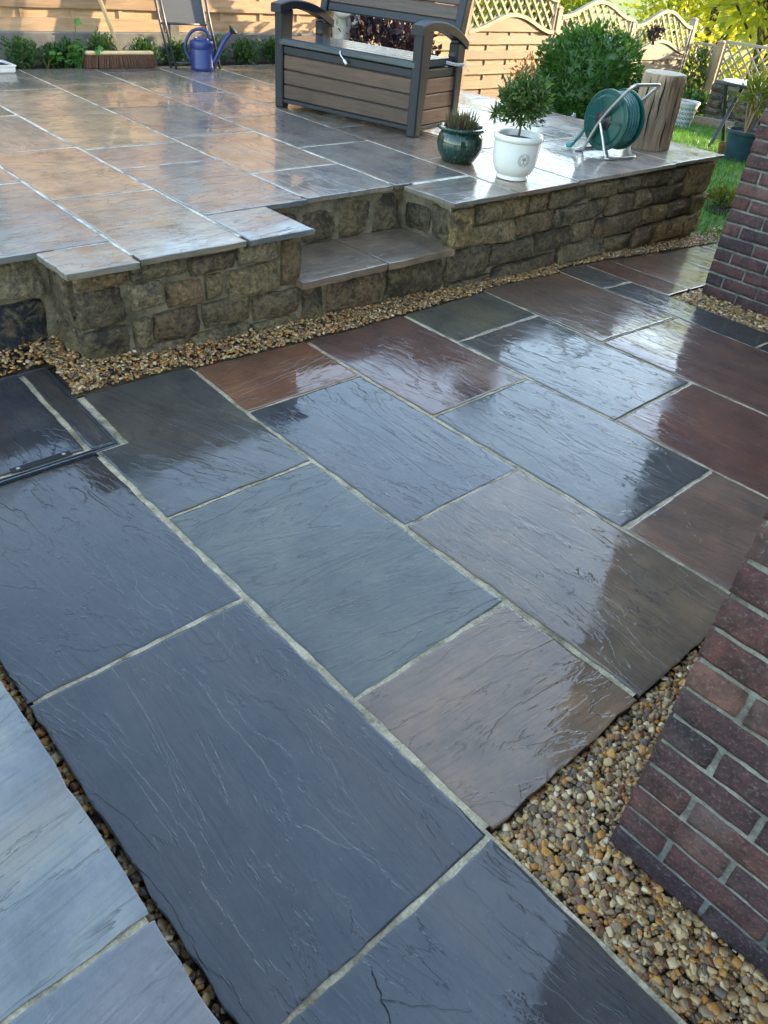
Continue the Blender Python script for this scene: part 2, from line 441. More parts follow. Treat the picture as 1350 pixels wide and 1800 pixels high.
def smooth_pts(pts, n=6):
    """Catmull-Rom through pts"""
    P = [Vector(p) for p in pts]; out = []
    for i in range(len(P) - 1):
        p0 = P[max(i - 1, 0)]; p1 = P[i]; p2 = P[i + 1]; p3 = P[min(i + 2, len(P) - 1)]
        for k in range(n):
            t = k / n
            out.append(0.5 * ((2 * p1) + (p2 - p0) * t + (2 * p0 - 5 * p1 + 4 * p2 - p3) * t * t + (3 * p1 - p0 - 3 * p2 + p3) * t ** 3))
    out.append(P[-1]); return out

def auto_smooth(o, ang=40):
    me = o.data
    me.polygons.foreach_set('use_smooth', [True] * len(me.polygons))
    me.set_sharp_from_angle(angle=R_(ang))
    return o

def fbm(p, sc, oct=3):
    return mnoise.fractal(Vector(p) * sc, 1.0, 2.0, oct)

def leaf_mesh(name, C, D, size, mat, aspect=0.45, fold=0.25, jitter=0.35):
    """C centres (n,3), D growth directions (n,3); one folded leaf of four corners each"""
    n = len(C); D = D / (np.linalg.norm(D, axis=1, keepdims=True) + 1e-9)
    r = rng.normal(size=(n, 3)); S = np.cross(D, r); S /= (np.linalg.norm(S, axis=1, keepdims=True) + 1e-9)
    U = np.cross(S, D)
    L = (size * (1 + jitter * rng.uniform(-1, 1, n)))[:, None]
    W = L * aspect
    base = C - D * L * 0.5; tip = C + D * L * 0.5
    a = C - S * W * 0.5 + U * W * fold - D * L * 0.05; b = C + S * W * 0.5 + U * W * fold - D * L * 0.05
    V = np.stack([base, a, tip, b], 1).reshape(-1, 3)
    i = np.arange(n) * 4
    T = np.concatenate([np.stack([i, i + 1, i + 2], 1), np.stack([i, i + 2, i + 3], 1)])
    return np_mesh(name, V, T, mat)

def blob_points(n, c, rad, shell=0.55, lump=0.25, seed=0.0, flat=-1.0):
    """points in the outer shell of an uneven ellipsoid, with outward directions"""
    d = rng.normal(size=(n, 3)); d /= np.linalg.norm(d, axis=1, keepdims=True)
    k = np.array([1 + lump * mnoise.noise(Vector(q) * 2.3 + Vector((seed, seed * 2, 0))) * 1.6 for q in d])
    t = shell + (1 - shell) * rng.random(n) ** 0.6
    P = d * (k * t)[:, None] * np.array(rad)
    keep = P[:, 2] > flat * rad[2]
    P = P[keep]; d = d[keep]
    return P + np.array(c), d

# ------------------------------------------------------------------ ground levels
def clamp(x, a=0.0, b=1.0): return max(a, min(b, x))
def zg(x, y):
    """level of the lower paving: falls away to the right, rises a little towards the terrace on the left"""
    return 0.05 * max(0.0, (y - 2.33) / 0.67) * clamp((2.3 - x) / 1.0) - 0.05 * max(0.0, x - 3.5)
def lerp_tab(x, tab):
    for (a, za), (b, zb) in zip(tab, tab[1:]):
        if x <= b: return za + (zb - za) * clamp((x - a) / (b - a))
    return tab[-1][1]
def z_lawn(x, y): return -0.13 - 0.022 * (x - 6.1)
ZU = 0.49

# far terrain, one sheet
def z_far(x, y):
    r = math.hypot(x, y)
    return lerp_tab(r, [(0, -0.45), (16, -0.75), (24, -2.2), (60, -9), (130, -16), (200, -15), (320, -9), (600, 12), (1000, 35), (2000, 60)]) + (0.02 * max(0, r - 60)) * 0.5 * mnoise.noise(Vector((x / 150, y / 150, 0)))
V = []; F = []
rings = [0, 3, 8, 14, 16, 18, 20, 24, 30, 40, 55, 75, 100, 130, 165, 200, 240, 280, 320, 380, 450, 530, 620, 720, 850, 1000, 1300, 1700, 2200]
NS = 96
for r in rings:
    for k in range(NS):
        a = 2 * math.pi * k / NS
        x, y = r * math.cos(a), r * math.sin(a); V.append((x, y, z_far(x, y)))
for i in range(len(rings) - 1):
    for k in range(NS):
        F.append((i * NS + k, (i + 1) * NS + k, (i + 1) * NS + (k + 1) % NS, i * NS + (k + 1) % NS))
o = link('terrain', mesh('terrain', V, F, M['field'], True)); tag(o, kind='structure')

# ------------------------------------------------------------------ paving slabs
GREY = (0.062, 0.062, 0.056); BLUE = (0.034, 0.036, 0.039); OLIVE = (0.078, 0.074, 0.054); BROWN = (0.11, 0.066, 0.044); RED = (0.115, 0.048, 0.034)
PURP = (0.10, 0.060, 0.048); DARK = (0.026, 0.027, 0.030); TAN = (0.19, 0.145, 0.10); BUFF = (0.215, 0.175, 0.125); UGREY = (0.115, 0.113, 0.102); PINK = (0.27, 0.215, 0.18)
slab_count = 0
def slab(parent, quad, zf, mat, color, thick=0.03, dens=26, notch=None, grain=None, name='slab', lift=0.0, und=0.0006):
    """quad = four (x, y) corners; the object turns with its grain so each slab's riven texture runs its own way"""
    global slab_count
    slab_count += 1; sdn = slab_count * 7.31
    (x0, y0), (x1, y1), (x2, y2), (x3, y3) = quad
    cx = (x0 + x1 + x2 + x3) / 4; cy = (y0 + y1 + y2 + y3) / 4
    rot = grain if grain is not None else random.choice([0, 1, 1]) * math.pi / 2 + random.uniform(-0.15, 0.15)
    w = max(math.hypot(x1 - x0, y1 - y0), 0.05); h = max(math.hypot(x3 - x0, y3 - y0), 0.05)
    nx = max(6, int(w * dens)); ny = max(6, int(h * dens))
    e = 0.004
    us = [0, e / w, 2.6 * e / w] + [2.6 * e / w + (1 - 5.2 * e / w) * i / nx for i in range(1, nx)] + [1 - 2.6 * e / w, 1 - e / w, 1]
    vs2 = [0, e / h, 2.6 * e / h] + [2.6 * e / h + (1 - 5.2 * e / h) * i / ny for i in range(1, ny)] + [1 - 2.6 * e / h, 1 - e / h, 1]
    if notch:
        us = sorted(us + [notch[0]]); vs2 = sorted(vs2 + [notch[1]])
    tx, ty = random.uniform(-1, 1) * 0.0022, random.uniform(-1, 1) * 0.0022
    dz = random.uniform(-0.001, 0.002) + lift
    cr, sr = math.cos(-rot), math.sin(-rot)
    V = []; F = []; nu, nv = len(us), len(vs2); zc = zf(cx, cy)
    def pt(u, v):
        x = (x0 * (1 - u) + x1 * u) * (1 - v) + (x3 * (1 - u) + x2 * u) * v
        y = (y0 * (1 - u) + y1 * u) * (1 - v) + (y3 * (1 - u) + y2 * u) * v
        return x, y
    def loc(x, y, z):
        x -= cx; y -= cy
        return (x * cr - y * sr, x * sr + y * cr, z - zc)
    for j, v in enumerate(vs2):
        for i, u in enumerate(us):
            x, y = pt(u, v)
            edge = i in (0, nu - 1) or j in (0, nv - 1)
            q = 0.0055 if edge else 0.002
            jx = mnoise.noise(Vector((x * 16 + sdn, y * 16, 1))) + 0.6 * mnoise.noise(Vector((x * 60 + sdn, y * 60, 4)))
            jy = mnoise.noise(Vector((x * 16 + sdn, y * 16, 9))) + 0.6 * mnoise.noise(Vector((x * 60 + sdn, y * 60, 14)))
            z = zf(x, y) + dz + tx * (u - 0.5) + ty * (v - 0.5) + und * fbm((x + sdn, y, 0), 5, 3)
            if edge: z -= 0.0008 + 0.0025 * abs(mnoise.noise(Vector((x * 40, y * 40, sdn))))
            V.append(loc(x + jx * q, y + jy * q, z))
    skip = set()
    if notch:
        iu = us.index(notch[0]); iv = vs2.index(notch[1])
        for j in range(nv - 1):
            for i in range(nu - 1):
                if i < iu and j >= iv: skip.add((i, j))
    cells = [(i, j) for j in range(nv - 1) for i in range(nu - 1) if (i, j) not in skip]
    cs = set(cells)
    for i, j in cells: F.append((j * nu + i, j * nu + i + 1, (j + 1) * nu + i + 1, (j + 1) * nu + i))
    low = {}
    def lw(k):
        if k not in low:
            low[k] = len(V); p = V[k]; wob = 0.004 * mnoise.noise(Vector((p[0] * 30, p[1] * 30, sdn + 3)))
            V.append((p[0] * (1 - 0.006) + wob, p[1] * (1 - 0.006) + wob, p[2] - thick))
        return low[k]
    nt = len(F)
    for i, j in cells:
        a, b, c, d = j * nu + i, j * nu + i + 1, (j + 1) * nu + i + 1, (j + 1) * nu + i
        if (i, j - 1) not in cs: F.append((a, lw(a), lw(b), b))
        if (i + 1, j) not in cs: F.append((b, lw(b), lw(c), c))
        if (i, j + 1) not in cs: F.append((c, lw(c), lw(d), d))
        if (i - 1, j) not in cs: F.append((d, lw(d), lw(a), a))
    me = mesh(name, V, F, mat)
    me.polygons.foreach_set('use_smooth', [k < nt for k in range(len(F))])
    me.set_sharp_from_angle(angle=R_(35))
    return link(name, me, parent, (cx, cy, zc), (0, 0, rot), color)

# lower patio: rows of (x_from, x_to, [(y_near, y_far, colour, grain)...])
GA, GB = 0.020, 0.014
bed = MB()
def bedquad(q, zf, dz=-0.003, n=6):
    (x0, y0), (x1, y1), (x2, y2), (x3, y3) = q
    V = []; F = []
    for j in range(n + 1):
        for i in range(n + 1):
            u, v = i / n, j / n
            x = (x0 * (1 - u) + x1 * u) * (1 - v) + (x3 * (1 - u) + x2 * u) * v
            y = (y0 * (1 - u) + y1 * u) * (1 - v) + (y3 * (1 - u) + y2 * u) * v
            V.append((x, y, zf(x, y) + dz))
    for j in range(n):
        for i in range(n): F.append((j * (n + 1) + i, j * (n + 1) + i + 1, (j + 1) * (n + 1) + i + 1, (j + 1) * (n + 1) + i))
    bed.add(V, F)
AX = R_(90); BX = 0.0      # grain along the joints
LOW = [
    (0.265, 0.893, [(-0.55, 0.435, (0.050, 0.053, 0.056), AX + .1), (0.435, 1.387, BLUE, AX), (1.387, 2.325, BLUE, AX + .15)]),
    (0.893, 1.497, [(0.435, 0.907, (0.165, 0.102, 0.062), BX - .08), (0.907, 1.845, (0.070, 0.071, 0.056), BX - .1), (1.845, 2.70, GREY, AX + .4)]),
    (1.497, 2.102, [(0.435, 1.355, (0.125, 0.086, 0.056), AX), (1.355, 2.272, (0.050, 0.050, 0.054), AX + .1), (2.272, 2.68, (0.15, 0.072, 0.042), BX)]),
    (2.102, 2.736, [(-0.05, 0.895, (0.125, 0.080, 0.060), AX + .2), (0.895, 1.825, (0.056, 0.055, 0.052), AX), (1.825, 2.675, (0.105, 0.055, 0.042), AX + .15)]),
    (2.736, 3.386, [(0.42, 1.352, RED, AX), (1.352, 2.277, (0.062, 0.062, 0.054), AX + .1), (2.277, 2.672, OLIVE, AX)]),
    (3.386, 4.16, [(-0.02, 0.95, PURP, AX), (0.95, 1.872, (0.105, 0.054, 0.040), AX), (1.872, 2.70, (0.105, 0.070, 0.052), AX)]),
    (4.16, 4.475, [(0.45, 1.395, DARK, AX), (1.395, 2.375, (0.038, 0.040, 0.042), AX), (2.375, 2.75, (0.072, 0.066, 0.058), AX)]),
    (4.475, 4.755, [(2.11, 2.745, (0.115, 0.052, 0.036), AX)]),
    (4.755, 5.335, [(2.11, 2.705, (0.13, 0.075, 0.048), AX)]),
    (5.335, 5.90, [(2.11, 2.67, (0.12, 0.085, 0.062), AX)]),
    (5.90, 6.50, [(2.11, 2.65, (0.13, 0.10, 0.08), AX)]),
]
low_specs = []
for xa, xb, rows in LOW:
    for ya, yb, colr, gr in rows:
        a0 = 0 if xa == 0.265 else GA / 2
        low_specs.append(((xa + a0, ya + GB / 2), (xb - GA / 2, ya + GB / 2), (xb - GA / 2, yb - GB / 2), (xa + a0, yb - GB / 2), colr, gr, (xa, xb, ya, yb)))
        if not (xa == 0.893 and yb == 2.70): bedquad([(xa + (0.012 if xa == .265 else 0), ya + (0.02 if rows[0][0] == ya else 0)), (xb, ya + (0.02 if rows[0][0] == ya else 0)), (xb, yb - (0.02 if rows[-1][1] == yb else 0)), (xa + (0.012 if xa == .265 else 0), yb - (0.02 if rows[-1][1] == yb else 0))], zg)
bedquad([(0.893, 1.845), (1.497, 1.845), (1.497, 2.34), (0.893, 2.34)], zg)
bedquad([(0.985, 2.34), (1.497, 2.34), (1.497, 2.69), (0.985, 2.69)], zg)
patio = bed.build('patio', M['mortar'])
tag(patio, kind='structure')
for a, b, c, d, colr, gr, (xa, xb, ya, yb) in low_specs:
    if xa == 0.893 and yb == 2.70:
        w = b[0] - a[0]; h = d[1] - a[1]
        slab(patio, (a, b, c, d), zg, M['slab'], colr, grain=gr, notch=((1.018 - a[0]) / w, (2.322 - a[1]) / h))
    else:
        slab(patio, (a, b, c, d), zg, M['slab'], colr, grain=gr)

crk = MB()
for path, w0 in (([(0.506, 0.400), (0.497, 0.372), (0.487, 0.352), (0.480, 0.322), (0.462, 0.300), (0.450, 0.262), (0.432, 0.235), (0.415, 0.19), (0.41, 0.12)], 0.0036), ([(0.487, 0.352), (0.512, 0.325), (0.522, 0.306), (0.545, 0.290), (0.565, 0.262), (0.600, 0.228)], 0.0018)):
    P = smooth_pts([(x, y, 0.0034) for x, y in path], 5); V = []; F = []
    for i, p in enumerate(P):
        d = (P[min(i + 1, len(P) - 1)] - P[max(i - 1, 0)]).normalized(); nrm = Vector((-d.y, d.x, 0)); w = w0 * (0.5 + 0.6 * abs(mnoise.noise(p * 60))) * (1 - 0.6 * i / len(P))
        off = nrm * 0.004 * mnoise.noise(p * 90); V += [p + off - nrm * w / 2, p + off + nrm * w / 2]
    crk.add(V, [(2 * i, 2 * i + 2, 2 * i + 3, 2 * i + 1) for i in range(len(P) - 1)])
crk.build('crack', M['soil'], patio)

# raised step slabs beside the camera
stp = MB().box((-1.3, -1.2, -0.3), (0.19, 1.95, 0.163), 0).build('raised_step', M['wallmortar'])
tag(stp, kind='structure')
MB().box((-1.29, -1.15, 0.1635), (0.205, 1.94, 0.196), 0).build('joint_mortar', M['mortar'], stp)
zstep = lambda x, y: 0.20
for ya, yb in ((-1.15, -0.15), (-0.15, 0.655), (0.655, 1.40), (1.40, 1.98)):
    slab(stp, ((-0.62, ya + .006), (0.212, ya + .006), (0.212, yb - .006), (-0.62, yb - .006)), zstep, M['slab'], (0.16, 0.17, 0.165) if ya != -0.15 else (0.14, 0.14, 0.145), thick=0.034, grain=BX + .15)
    slab(stp, ((-1.3, ya + .006), (-0.64, ya + .006), (-0.64, yb - .006), (-1.3, yb - .006)), zstep, M['slab'], GREY, thick=0.034)

# ground under the paving, the terrace plot and the lawn
def sheet(name, x0, x1, y0, y1, zf, mat, n=40):
    V = []; F = []
    for j in range(n + 1):
        for i in range(n + 1):
            x = x0 + (x1 - x0) * i / n; y = y0 + (y1 - y0) * j / n; V.append((x, y, zf(x, y)))
    for j in range(n):
        for i in range(n): F.append((j * (n + 1) + i, j * (n + 1) + i + 1, (j + 1) * (n + 1) + i + 1, (j + 1) * (n + 1) + i))
    return link(name, mesh(name, V, F, mat, True))
o = sheet('ground', -4, 6.35, -5, 9, lambda x, y: -0.055 - 0.05 * max(0, x - 3.5) - 0.05 * clamp(y - 6, 0, 1), M['ground']); tag(o, kind='structure')
lawn = sheet('lawn', 6.15, 16.5, -6, 8.2, lambda x, y: z_lawn(x, y) + 0.012 * mnoise.noise(Vector((x * 2, y * 2, 0))), M['lawn'], 60); tag(lawn, kind='structure')

# ------------------------------------------------------------------ terrace: retaining wall, step, paving
def UX(i, y): return (1.345, 1.85, 2.455, 3.07, 3.655, 4.235, 5.42, 6.11)[i] + 0.037 * (y - 2.77) * (1 if i < 7 else 0)
core = MB()
TW = 0.455
core.box((1.115, 2.842, -0.25), (2.17, 3.09, TW))               # left block
core.box((-3.0, 3.09, -0.25), (2.17, 7.3, TW))
core.box((2.17, 2.842, -0.25), (3.20, 3.22, 0.208))             # step body
core.box((2.17, 3.22, -0.25), (3.20, 7.3, TW))
core.box((3.20, 2.842, -0.25), (6.07, 7.3, TW))
wall = core.build('retaining_wall', M['wallmortar'])
tag(wall, 'low mossy gritstone retaining wall with a recessed step below the terrace', 'wall')

def stone_mesh(w, d, h, seed, n=12, rough=0.16):
    """rounded rough block: a cube blown to a superellipsoid and knocked about"""
    V = []; F = []; key = {}; rr = random.Random(int(seed * 1000))
    planes = [(rr.uniform(0.95, 1.35), rr.uniform(-.45, .45), rr.uniform(-.45, .45)) for _ in range(6)]
    def vert(p):
        k = tuple(round(c, 4) for c in p)
        if k not in key:
            key[k] = len(V)
            q = Vector(p); ln = (abs(q.x) ** 20 + abs(q.y) ** 20 + abs(q.z) ** 20) ** (1 / 20)
            q = q / ln
            s_ = Vector((q.x * w * 6, q.y * 2, q.z * h * 6)) + Vector((seed * 3.7, seed, 0))
            k1 = 1 + rough * (mnoise.noise(s_) + 0.5 * mnoise.noise(s_ * 2.7) + 0.3 * mnoise.noise(s_ * 6))
            fac = min([1.25] + [a_ + b_ * q.x + c_ * q.z for a_, b_, c_ in planes]) - 0.14 * max(abs(q.x), abs(q.z)) ** 10
            qy = q.y * (fac + 0.10 * mnoise.noise(s_ * 3.1) + 0.10 * mnoise.noise(s_ * 9) + 0.07 * mnoise.noise(s_ * 19))
            V.append((q.x * w / 2 * (1 + (k1 - 1) * 0.6), qy * d / 2, q.z * h / 2 * (1 + (k1 - 1) * 0.8)))
        return key[k]
    for ax in range(3):
        for sg in (-1, 1):
            for i in range(n):
                for j in range(n):
                    c = []
                    for a, b in ((i, j), (i + 1, j), (i + 1, j + 1), (i, j + 1)):
                        p = [0, 0, 0]; p[ax] = sg; p[(ax + 1) % 3] = -1 + 2 * a / n; p[(ax + 2) % 3] = -1 + 2 * b / n; c.append(vert(p))
                    F.append(tuple(c if sg > 0 else c[::-1]))
    me = mesh('stone', V, F, M['stone'], True); me.set_sharp_from_angle(angle=R_(24))
    return me
STN = {'o': (0.155, 0.125, 0.068), 'b': (0.15, 0.095, 0.055), 'd': (0.055, 0.048, 0.036), 'g': (0.17, 0.15, 0.105), 'k': (0.018, 0.020, 0.026), 'y': (0.26, 0.18, 0.075), 'r': (0.10, 0.062, 0.042), 'm': (0.085, 0.074, 0.047)}
stone_n = 0
def stone(face, a0, a1, z0, z1, colk, pos, depth=0.11, proud=0.0):
    """face 'Y': lies in the plane y = pos looking to -Y; face 'X': plane x = pos looking to -X"""
    global stone_n
    stone_n += 1
    g = 0.004; a0, a1 = min(a0, a1) + g, max(a0, a1) - g; z0 += g * .5; z1 -= g * .5
    mixk = (0.165, 0.112, 0.056); kk = random.uniform(1.0, 1.75); c = tuple((a_ * 0.62 + b_ * 0.38) * kk for a_, b_ in zip(STN[colk], mixk if colk != 'k' else (0.012, 0.013, 0.017)))
    me = stone_mesh(a1 - a0, depth, z1 - z0, stone_n * 1.9)
    if face == 'Y': link('stone', me, wall, ((a0 + a1) / 2, pos + depth / 2 - proud, (z0 + z1) / 2), (0, random.uniform(-.02, .02), random.uniform(-.03, .03)), c)
    else: link('stone', me, wall, (pos + depth / 2 - proud, (a0 + a1) / 2, (z0 + z1) / 2), (random.uniform(-.02, .02), 0, R_(-90)), c)
LB = [(1.105, 1.3, 0.22, 0.375, 'd'), (1.11, 1.32, 0.38, 0.445, 'b'), (1.32, 1.48, 0.26, 0.37, 'g'), (1.48, 1.66, 0.23, 0.345, 'b'), (1.6, 1.83, 0.355, 0.43, 'd'), (1.33, 1.59, 0.375, 0.45, 'g'), (1.67, 1.76, 0.235, 0.345, 'o'), (1.78, 2.07, 0.21, 0.35, 'o'), (2.07, 2.19, 0.22, 0.44, 'b'), (1.84, 2.06, 0.36, 0.44, 'g'),
      (1.105, 1.3, 0.08, 0.215, 'd'), (1.32, 1.4, 0.09, 0.22, 'm'), (1.41, 1.63, 0.105, 0.23, 'r'), (1.65, 1.9, 0.1, 0.225, 'm'), (1.91, 2.185, 0.08, 0.205, 'd'), (1.58, 1.89, 0.0, 0.095, 'm'), (1.31, 1.56, 0.0, 0.10, 'd'), (1.9, 2.185, -0.03, 0.075, 'm'), (1.105, 1.3, -.03, .075, 'd')]
for a, b, c, d, k in LB: stone('Y', a, b, c, d, k, 2.825, proud=.022)
for a, b, c, d, k in [(2.86, 3.09, 0.20, 0.445, 'd'), (2.86, 3.09, 0.0, 0.19, 'm')]: stone('X', a, b, c, d, k, 1.105, proud=.02)
for a, b, c, d, k in [(0.72, 1.07, 0.02, 0.285, 'k'), (0.80, 1.08, 0.30, 0.45, 'g'), (0.42, 0.70, 0.02, 0.23, 'd'), (0.5, 0.79, 0.24, 0.45, 'm'), (0.1, 0.40, 0.02, 0.25, 'g'), (0.05, 0.48, 0.26, 0.45, 'd'), (-.35, .03, .02, .24, 'm'), (-.4, .03, .25, .45, 'b')]: stone('Y', a, b, c, d, k, 3.08, proud=.015)
for a, b, c, d, k in [(2.20, 2.33, -0.02, 0.20, 'm'), (2.35, 2.73, 0.02, 0.195, 'r'), (2.75, 3.19, 0.0, 0.195, 'd'), (2.36, 2.8, -.08, .015, 'd')]: stone('Y', a, b, c, d, k, 2.825, proud=.018)
for a, b, c, d, k in [(2.2, 2.46, 0.24, 0.42, 'd'), (2.48, 2.71, 0.25, 0.41, 'd'), (2.73, 2.97, 0.245, 0.425, 'o'), (2.98, 3.17, 0.24, 0.455, 'd')]: stone('Y', a, b, c, d, k, 3.21, proud=.015)
for a, b, c, d, k in [(2.98, 3.20, 0.25, 0.40, 'd'), (2.835, 2.975, 0.245, 0.43, 'm')]: stone('X', a, b, c, d, k, 3.19, proud=.012)
RW = [(3.195, 3.36, 0.215, 0.43, 'y'), (3.37, 3.6, 0.33, 0.44, 'o'), (3.6, 3.85, 0.34, 0.44, 'y'), (3.86, 4.04, 0.335, 0.43, 'b'), (4.06, 4.42, 0.33, 0.435, 'm'), (4.42, 4.78, 0.345, 0.445, 'o'), (4.78, 5.08, 0.35, 0.44, 'o'), (5.08, 5.42, 0.35, 0.44, 'b'), (5.42, 5.66, 0.34, 0.445, 'g'), (5.67, 6.10, 0.225, 0.445, 'y'),
      (3.37, 3.75, 0.2, 0.32, 'o'), (3.76, 4.12, 0.21, 0.33, 'b'), (4.13, 4.47, 0.215, 0.325, 'm'), (4.48, 4.69, 0.22, 0.335, 'o'), (4.7, 5.02, 0.215, 0.34, 'b'), (5.03, 5.28, 0.21, 0.34, 'o'), (5.29, 5.66, 0.215, 0.335, 'd'),
      (3.56, 3.96, 0.06, 0.19, 'm'), (3.97, 4.34, 0.075, 0.2, 'd'), (4.35, 4.61, 0.09, 0.21, 'o'), (4.62, 5.19, 0.06, 0.205, 'b'), (5.2, 5.52, 0.085, 0.205, 'y'), (5.53, 5.88, 0.085, 0.205, 'd'), (5.89, 6.10, 0.08, 0.215, 'y'),
      (3.2, 3.54, 0.03, 0.205, 'd'), (3.22, 3.6, -0.1, 0.025, 'm'), (3.62, 4.22, -0.09, 0.05, 'd'), (4.24, 4.78, -0.04, 0.08, 'm'), (4.8, 5.12, -0.06, 0.05, 'o'), (5.13, 5.43, -0.07, 0.075, 'b'), (5.44, 6.10, -0.08, 0.075, 'y'), (4.3, 4.9, -0.16, -0.05, 'd'), (4.92, 5.4, -0.18, -0.07, 'b'), (5.42, 6.05, -0.2, -0.09, 'o')]
for a, b, c, d, k in RW: stone('Y', a, b, c, d, k, 2.822, proud=.028)
for y0 in np.arange(2.95, 5.6, 0.36):                            # the wall's end towards the lawn
    for z0 in (-0.2, -0.04, 0.12, 0.28):
        o_ = random.uniform(-.05, .05)
        me = stone_mesh(0.34, 0.1, 0.15, y0 + z0)
        link('stone', me, wall, (6.06, y0 + o_ + .12, z0 + .08), (0, 0, R_(90)), STN[random.choice('obymg')])

# terrace paving
tb = MB(); tb.box((-3.0, 3.12, TW + 0.001), (2.17, 7.12, ZU - 0.0025)); tb.box((2.1701, 3.222, TW + 0.001), (3.2199, 7.12, ZU - 0.0025)); tb.box((3.22, 3.12, TW + 0.001), (6.07, 7.12, ZU - 0.0025)); tb.box((1.12, 2.83, TW + 0.001), (2.17, 3.1195, ZU - 0.0025)); tb.box((3.22, 2.83, TW + 0.001), (6.07, 3.1195, ZU - 0.0025))
terrace = tb.build('terrace', M['mortar_up']); tag(terrace, kind='structure')
zu = lambda x, y: ZU
def up(x0, x1, y0, y1, colr, gr=AX, gx=0.017, gy=0.016, edge=''):
    """x0, x1: index of a joint line or a number; edge letters switch the joint gap off on free edges (l r n f)"""
    fx = lambda k, y: UX(k, y) if isinstance(k, int) else k
    gl = 0 if 'l' in edge else gx / 2; gr_ = 0 if 'r' in edge else gx / 2; gn = 0 if 'n' in edge else gy / 2; gf = 0 if 'f' in edge else gy / 2
    slab(terrace, ((fx(x0, y0) + gl, y0 + gn), (fx(x1, y0) - gr_, y0 + gn), (fx(x1, y1) - gr_, y1 - gf), (fx(x0, y1) + gl, y1 - gf)), zu, M['slab_up'], tuple((c * 0.8 + sum(colr) / 3 * 0.2) * kx for c, kx in zip(colr, [random.uniform(1.05, 1.4)] * 3)), thick=0.023, grain=gr, dens=20, und=0.0009)
up(1.046, 0, 2.735, 3.01, (0.135, 0.11, 0.08), BX, edge='ln'); up(0.40, 0, 3.01, 3.97, UGREY, BX, edge='n'); up(-.24, .385, 3.01, 3.97, TAN, AX, edge='n')
up(0.25, 0, 3.97, 4.93, (0.15, 0.13, 0.10)); up(0.35, 0, 4.93, 5.85, TAN); up(0.4, 0, 5.85, 6.7, BUFF); up(.4, 0, 6.7, 7.11, UGREY, edge='f')
for y0 in (3.97, 4.87, 5.77): up(-0.6, 0.235 if y0 < 4 else 0.335, y0, y0 + .9, random.choice((TAN, UGREY, BUFF)))
up(0, 1, 2.76, 3.62, (0.165, 0.135, 0.095), BX, edge='n'); up(0, 1, 3.62, 4.54, (0.25, 0.165, 0.10), BX); up(0, 1, 4.54, 5.44, (0.215, 0.17, 0.125)); up(0, 1, 5.44, 6.26, (0.16, 0.135, 0.10)); up(0, 1, 6.26, 7.11, UGREY, edge='f')
up(1, 2.200, 2.755, 3.145, (0.11, 0.108, 0.10), BX, edge='nr')
up(1, 2, 3.145, 4.02, UGREY, BX, edge='n'); up(1, 2, 4.02, 4.47, (0.19, 0.15, 0.12), BX); up(1, 2, 4.47, 5.345, (0.235, 0.175, 0.10), BX); up(1, 2, 5.345, 6.26, (0.22, 0.165, 0.11), BX); up(1, 2, 6.26, 7.11, UGREY, edge='f')
up(2, 3, 3.17, 3.68, (0.15, 0.13, 0.11), edge='n'); up(2, 3, 3.68, 4.58, (0.23, 0.175, 0.12)); up(2, 3, 4.58, 5.48, (0.10, 0.105, 0.095), BX); up(2, 3, 5.48, 6.4, (0.20, 0.14, 0.095), BX); up(2, 3, 6.4, 7.11, (0.11, 0.115, 0.10), edge='f')
up(3, 4, 3.165, 4.1, (0.14, 0.125, 0.105)); up(3, 4, 4.1, 5.0, (0.13, 0.115, 0.10)); up(3, 4, 5.0, 5.88, (0.19, 0.145, 0.115)); up(3, 4, 5.88, 6.85, (0.12, 0.125, 0.11)); up(3, 4, 6.85, 7.11, (0.12, 0.10, 0.09), edge='f')
up(3.13, 4, 2.76, 3.15, (0.16, 0.13, 0.10), BX, edge='nl')
up(4, 5, 2.76, 3.55, (0.21, 0.145, 0.10), edge='n'); up(4, 5, 3.55, 4.5, (0.17, 0.12, 0.085)); up(4, 5, 4.5, 5.4, TAN); up(4, 5, 5.4, 6.3, (0.22, 0.15, 0.10)); up(4, 5, 6.3, 7.11, (0.15, 0.14, 0.125), edge='f')
up(5, 6, 2.78, 3.62, PINK, edge='n'); up(5, 6, 3.62, 4.25, (0.20, 0.175, 0.15)); up(5, 6, 4.25, 5.15, PINK); up(5, 6, 5.15, 6.05, UGREY); up(5, 6, 6.05, 7.11, TAN, edge='f')
up(6, 7, 2.79, 3.35, PINK, edge='nr'); up(6, 7, 3.35, 4.25, (0.29, 0.22, 0.175), edge='r'); up(6, 7, 4.25, 5.1, (0.24, 0.19, 0.16), edge='r'); up(6, 7, 5.1, 6.0, PINK, edge='r'); up(6, 7, 6.0, 7.11, UGREY, edge='rf')
# the step treads
zs = lambda x, y: 0.245
for xa, xb in ((2.175, 2.69), (2.702, 3.185)):
    slab(wall, ((xa if xa > 2.2 else 2.15, 2.765), (xb, 2.765), (xb, 3.20), (xa, 3.20)), zs, M['slab_up'], (0.18, 0.13, 0.092), thick=0.034, grain=BX, name='step_tread')
MB().box((2.16, 2.80, 0.209), (3.19, 3.205, 0.237)).build('tread_mortar', M['mortar_up'], wall)

